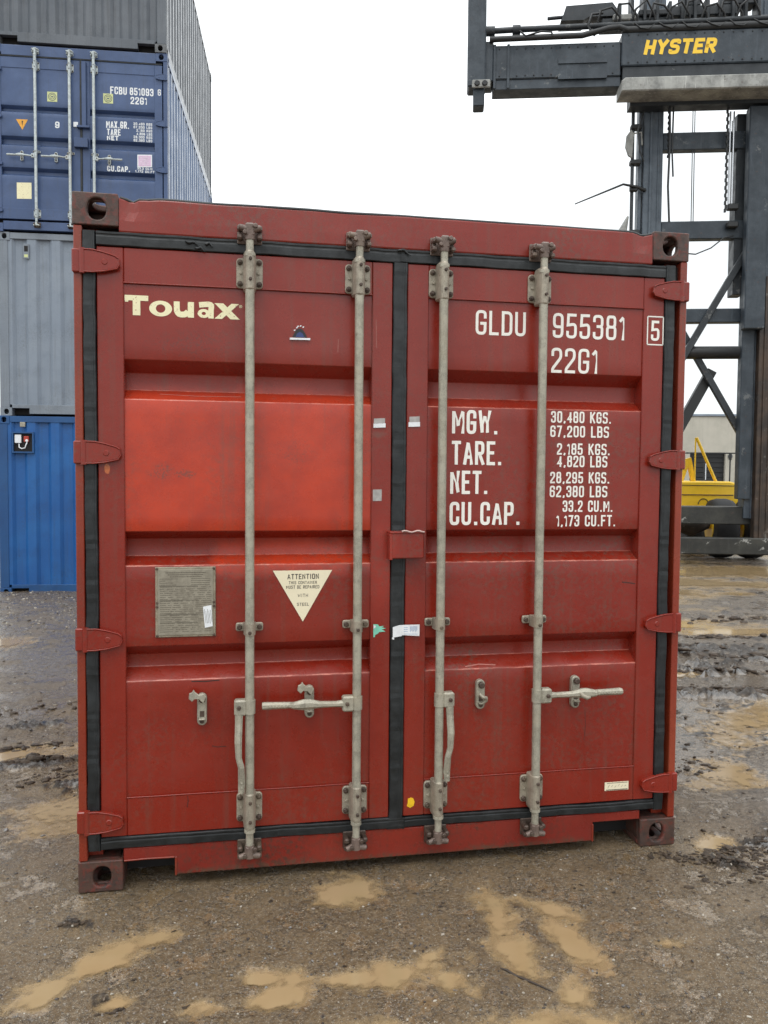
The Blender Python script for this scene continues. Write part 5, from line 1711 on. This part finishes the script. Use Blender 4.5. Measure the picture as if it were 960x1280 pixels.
# hood: chamfered yellow engine cover, wider upper deck lip, sloped right end
mb.prism([(-1.7, .92), (1.38, .92), (1.52, 1.02), (1.64, 1.37), (1.58, 1.43), (1.30, 1.50), (-1.7, 1.50)], 2.45, 5.9, ch=.03)
mb.prism([(-1.7, .92), (1.28, .92), (1.28, 1.17), (-1.7, 1.17)], 2.38, 2.45)
mb.build('engine_hood', M['yellow'], mach)
mb = MB()
mb.cbox((-1.7, 2.36, 1.175), (1.36, 2.40, 1.200), .004)
for x_ in (.70, 1.00):
    mb.tube([(x_ + .12 * math.cos(a), 2.37, .95 + .15 * math.sin(a)) for a in np.linspace(.15, math.pi - .15, 12)], .010, 6)
mb.cbox((.83, 2.35, .93), (.88, 2.38, 1.05), .004)
mb.tube([(-1.6, 2.44, 1.42), (1.4, 2.44, 1.40)], .008, 6)
mb.build('hood_trim', M['black'], mach)
mb = MB()
mb.tube([(.58, 2.6, 2.50), (1.05, 2.6, 1.46)], .035, 8); mb.tube([(.56, 2.6, 2.50), (.56, 2.6, 1.5)], .018, 8)
mb.build('handrail', M['yellow'], mach)
mb = MB(); mb.prism([(.20, 1.50), (.25, 1.98), (.50, 2.05), (.62, 1.50), (.52, 1.50), (.44, 1.84), (.34, 1.50)], 2.7, 2.8); mb.build('step_bracket', M['yellow'], mach)
mb = MB(); mb.cbox((-1.6, 3.2, 1.60), (-.1, 5.2, 3.2), .08); mb.build('cab', M['steel_dark'], mach)
mb = MB(); mb.box((-1.45, 3.19, 2.2), (-.25, 3.198, 3.05)); mb.build('cab_window', plain('dark_glass', (.02, .03, .035), .05), mach)
mb = MB(); mb.cbox((-.12, 3.0, 2.02), (.10, 3.2, 2.30), .02); mb.tube([(-.02, 3.1, 1.6), (-.02, 3.1, 2.1)], .03, 8); mb.build('work_lamp', M['black'], mach)

# ================================================================== BUILDING AND RAILING BEHIND
def concrete():
    t = NT('pale_concrete')
    c = t.mix(t.ramp(t.noise(.7, 6, .65), .35, .7), (0.50, 0.47, 0.40), (0.41, 0.39, 0.33))
    c = t.mix(t.ramp(t.noise(1, 5, .7, vec=t.mapping((5, 5, .25))), .52, .8, 0, .5), c, (.20, .185, .16))
    return t.done(c, .85, normal=t.bump(t.noise(8, 6), .3, .02))
M['concrete'] = concrete()
hall = empty('warehouse', 'pale concrete flat-roofed warehouse behind the yellow hood of the machine', 'building', (9.8 + 24 * math.sin(MT), 11.41 + 24 * math.cos(MT), -.22), -MT)
mb = MB()
def hwall(x0, x1, z0, z1): mb.box((x0, 0, z0), (x1, .3, z1))
k = .975
hwall(-9, 6.75, 0, 4.80); hwall(6.75, 8.45, 3.05, 4.80); hwall(8.45, 22, 0, 4.80)
mb.build('wall', M['concrete'], hall)
mb = MB(); mb.box((-9, .3, 4.6), (22, 14, 4.78)); mb.build('roof', M['concrete'], hall)
MB().cbox((-9.05, -.06, 4.80), (22.05, .4, 4.92), .02).build('parapet_cap', M['grey'], hall)
mb = MB(); mb.box((6.75, .22, 0), (8.45, .26, 3.05)); dr = mb.build('roller_door', M['black'], hall)
for k in range(12): MB().cbox((6.78, .19, .1 + k * .245), (8.42, .225, .1 + k * .245 + .20), .01).build('slat', M['black'], dr)
mb = MB(); mb.cbox((7.55, .14, 1.7), (7.59, .20, 2.5), .01); mb.build('door_handle', M['paper'], dr)
mb = MB()
for x_ in (10.9, 5.6, 13.1): mb.box((x_, -.006, 0), (x_ + .03, .001, 4.8))
mb.build('wall_joint', M['slate'], hall)
mb = MB(); mb.cbox((8.55, -.10, 2.80), (8.75, .0, 2.94), .02); mb.build('wall_lamp', M['slate'], hall)
rail = empty('railing', 'thin dark steel railing with posts in front of the concrete warehouse', 'railing', (9.8 + 20 * math.sin(MT), 11.41 + 20 * math.cos(MT), -.22), -MT)
RX = (4.2, 5.2, 6.2, 7.30, 7.95, 8.6, 8.72, 9.6, 10.6, 11.6, 12.6)
for x_ in RX:
    MB().cbox((x_ - .025, -.02, 0), (x_ + .025, .03, 2.86), .006).build('post', M['black'], rail)
    MB().cbox((x_ - .05, -.05, 2.60), (x_ + .05, .06, 2.86), .01).build('post_head', M['black'], rail)
MB().cbox((4.1, -.025, 2.86), (12.7, .035, 2.92), .008).build('top_rail', M['black'], rail)

# ================================================================== LOOSE THINGS ON THE GROUND
tw = MB()
pts = [(1.415, -.70), (1.432, -.716), (1.450, -.742), (1.475, -.770), (1.50, -.808), (1.535, -.845)]
tw.tube([(x, y, float(ground_z(x, y)) + .004) for x, y in pts], [.0025, .004, .0035, .004, .003, .0015], 7)
tag(tw.build('twig', plain('wet_bark', (.045, .032, .024), .45)), 'thin dark twig lying across the brown puddle near the bottom', 'twig')

# loose grit: real stones, nobody could count them
def stones(n, seed, boxx, boxy, smin, smax, name, mats, weights):
    rnd = random.Random(seed)
    phi = (1 + 5 ** .5) / 2
    ico = [Vector(v).normalized() for v in ((-1, phi, 0), (1, phi, 0), (-1, -phi, 0), (1, -phi, 0), (0, -1, phi), (0, 1, phi), (0, -1, -phi), (0, 1, -phi), (phi, 0, -1), (phi, 0, 1), (-phi, 0, -1), (-phi, 0, 1))]
    fac = [(0, 11, 5), (0, 5, 1), (0, 1, 7), (0, 7, 10), (0, 10, 11), (1, 5, 9), (5, 11, 4), (11, 10, 2), (10, 7, 6), (7, 1, 8), (3, 9, 4), (3, 4, 2), (3, 2, 6), (3, 6, 8), (3, 8, 9), (4, 9, 5), (2, 4, 11), (6, 2, 10), (8, 6, 7), (9, 8, 1)]
    mb = MB()
    for _ in range(n):
        x = rnd.uniform(*boxx); y = rnd.uniform(*boxy)
        if 0 < x < 2.44 and y > -.01: continue
        j = min(max(int(np.searchsorted(GY[:, 0], y)), 1), GY.shape[0] - 1); i = min(max(int(np.searchsorted(GX[0], x)), 1), GX.shape[1] - 1)
        if GPF[j, i] > .12 and rnd.random() < .93: continue
        z = GZ[j, i]
        s = smin * (smax / smin) ** (rnd.random() ** 2.6)
        m = Matrix.Rotation(rnd.random() * 6.28, 4, 'Z') @ Matrix.Rotation(rnd.random() * .8, 4, 'X') @ Matrix.Diagonal((s * rnd.uniform(.8, 1.5), s * rnd.uniform(.6, 1), s * rnd.uniform(.4, .7), 1))
        m.translation = Vector((x, y, z + s * .15))
        mb.add([v * rnd.uniform(.75, 1.15) for v in ico], fac, rnd.choices(range(len(mats)), weights)[0], False, m)
    o = mb.build(name, mats); o['kind'] = 'stuff'; return o
SM = [plain('stone_pale', (.38, .34, .28), .4), plain('stone_brown', (.16, .125, .095), .4), plain('stone_grey', (.20, .19, .18), .35), plain('stone_dark', (.05, .04, .035), .35)]
def lumps(n, seed, regions, mat):
    rnd = random.Random(seed); rs = np.random.RandomState(seed)
    # unit sphere from a small uv grid, each lump deformed on its own
    nu, nv = 8, 5
    base = [Vector((0, 0, 1))] + [Vector((math.sin(math.pi * j / nv) * math.cos(2 * math.pi * i / nu), math.sin(math.pi * j / nv) * math.sin(2 * math.pi * i / nu), math.cos(math.pi * j / nv))) for j in range(1, nv) for i in range(nu)] + [Vector((0, 0, -1))]
    fac = [(0, 1 + i, 1 + (i + 1) % nu) for i in range(nu)]
    for j in range(nv - 2):
        for i in range(nu):
            fac.append((1 + j * nu + i, 1 + (j + 1) * nu + i, 1 + (j + 1) * nu + (i + 1) % nu, 1 + j * nu + (i + 1) % nu))
    L = len(base) - 1
    fac += [(L, 1 + (nv - 2) * nu + (i + 1) % nu, 1 + (nv - 2) * nu + i) for i in range(nu)]
    mb = MB()
    for _ in range(n):
        cx, cy, a, b, rot, sz = rnd.choices([r[:6] for r in regions], [r[6] for r in regions])[0]
        u, v = rnd.gauss(0, .55) * a, rnd.gauss(0, .5) * b
        t_ = R(rot); x = cx + u * math.cos(t_) - v * math.sin(t_); y = cy + u * math.sin(t_) + v * math.cos(t_)
        if -.05 < x < 2.50 and y > -.05: continue
        s_ = sz * (.25 + .9 * rnd.random() ** 2.5)
        m = Matrix.Rotation(t_ + rnd.gauss(0, .5), 4, 'Z') @ Matrix.Rotation(rnd.gauss(0, .25), 4, 'X') @ Matrix.Diagonal((s_ * rnd.uniform(1.0, 2.2), s_ * rnd.uniform(.6, 1.1), s_ * rnd.uniform(.35, .7), 1))
        m.translation = Vector((x, y, float(ground_z(x, y)) + s_ * .12))
        vs = [p * (1 + float(q)) for p, q in zip(base, rs.uniform(-.32, .28, len(base)))]
        mb.add(vs, fac, 0, True, m)
    o = mb.build('mud_clods', mat); o['kind'] = 'stuff'
def clod_mat():
    t = NT('dark_wet_clod')
    c = t.mix(t.ramp(t.noise(30, 6, .75), .4, .65), (0.034, 0.022, 0.014), (0.095, 0.066, 0.043))
    return t.done(c, t.ramp(t.noise(25, 4), .4, .6, .30, .6), normal=t.bump(t.noise(90, 6, .8), .8, .010), spec=.35)
lumps(3000, 11, [(2.75, -.2, .5, .3, 0, .010, 8), (3.4, 1.2, .9, .7, 0, .012, 5), (5, 3.6, 1.6, 1.2, 0, .016, 4), (-.9, 1.8, .8, 1.0, 0, .010, 5), (-.58, 1.52, .45, .045, 6, .030, 6), (-.80, 1.80, .40, .05, 8, .022, 3), (-.30, 1.30, .22, .10, 20, .016, 2), (-.9, 2.6, .6, .2, 10, .02, 1.5),
    (2.50, -.17, .22, .05, -30, .011, 6), (2.66, -.10, .20, .05, -25, .011, 5), (2.85, -.30, .25, .05, 12, .011, 3), (3.05, .02, .25, .04, 10, .013, 3), (3.0, -.6, .3, .1, 20, .013, 2), (2.50, -.86, .10, .04, 30, .016, 2), (2.75, -.82, .12, .08, -40, .020, 3),
    (4.6, 3.9, 1.0, .07, -14, .035, 4), (5.0, 3.4, .9, .08, -22, .035, 4), (4.2, 3.0, .8, .06, -18, .03, 4), (3.8, 2.5, .6, .06, -25, .025, 3), (5.6, 4.3, .9, .08, -12, .035, 3), (4.5, 2.3, .7, .10, -16, .028, 4), (3.1, 1.9, .35, .06, -10, .02, 2), (6.5, 5.3, 1.4, .2, -6, .04, 3), (3.0, .9, .3, .2, -20, .014, 2), (.02, -.22, .06, .03, 20, .010, .5), (.22, -.70, .05, .03, 20, .010, .5), (1.95, -.28, .3, .2, 0, .006, 1), (1.0, -.4, 1.2, .3, 0, .0055, 3)], clod_mat())
stones(11000, 1, (-.9, 3.4), (-1.3, .25), .0011, .0070, 'gravel', SM, (2.2, 5, 3, 5))
stones(2600, 2, (-3.4, 0), (.2, 9.0), .003, .014, 'gravel', SM, (2, 3, 3, 3))
stones(1500, 3, (-3.2, -.6), (5.5, 9.2), .006, .022, 'gravel', SM, (3, 2, 3, 2))
stones(2600, 4, (2.45, 9), (.2, 9.0), .003, .014, 'gravel', SM, (1, 3, 3, 4))
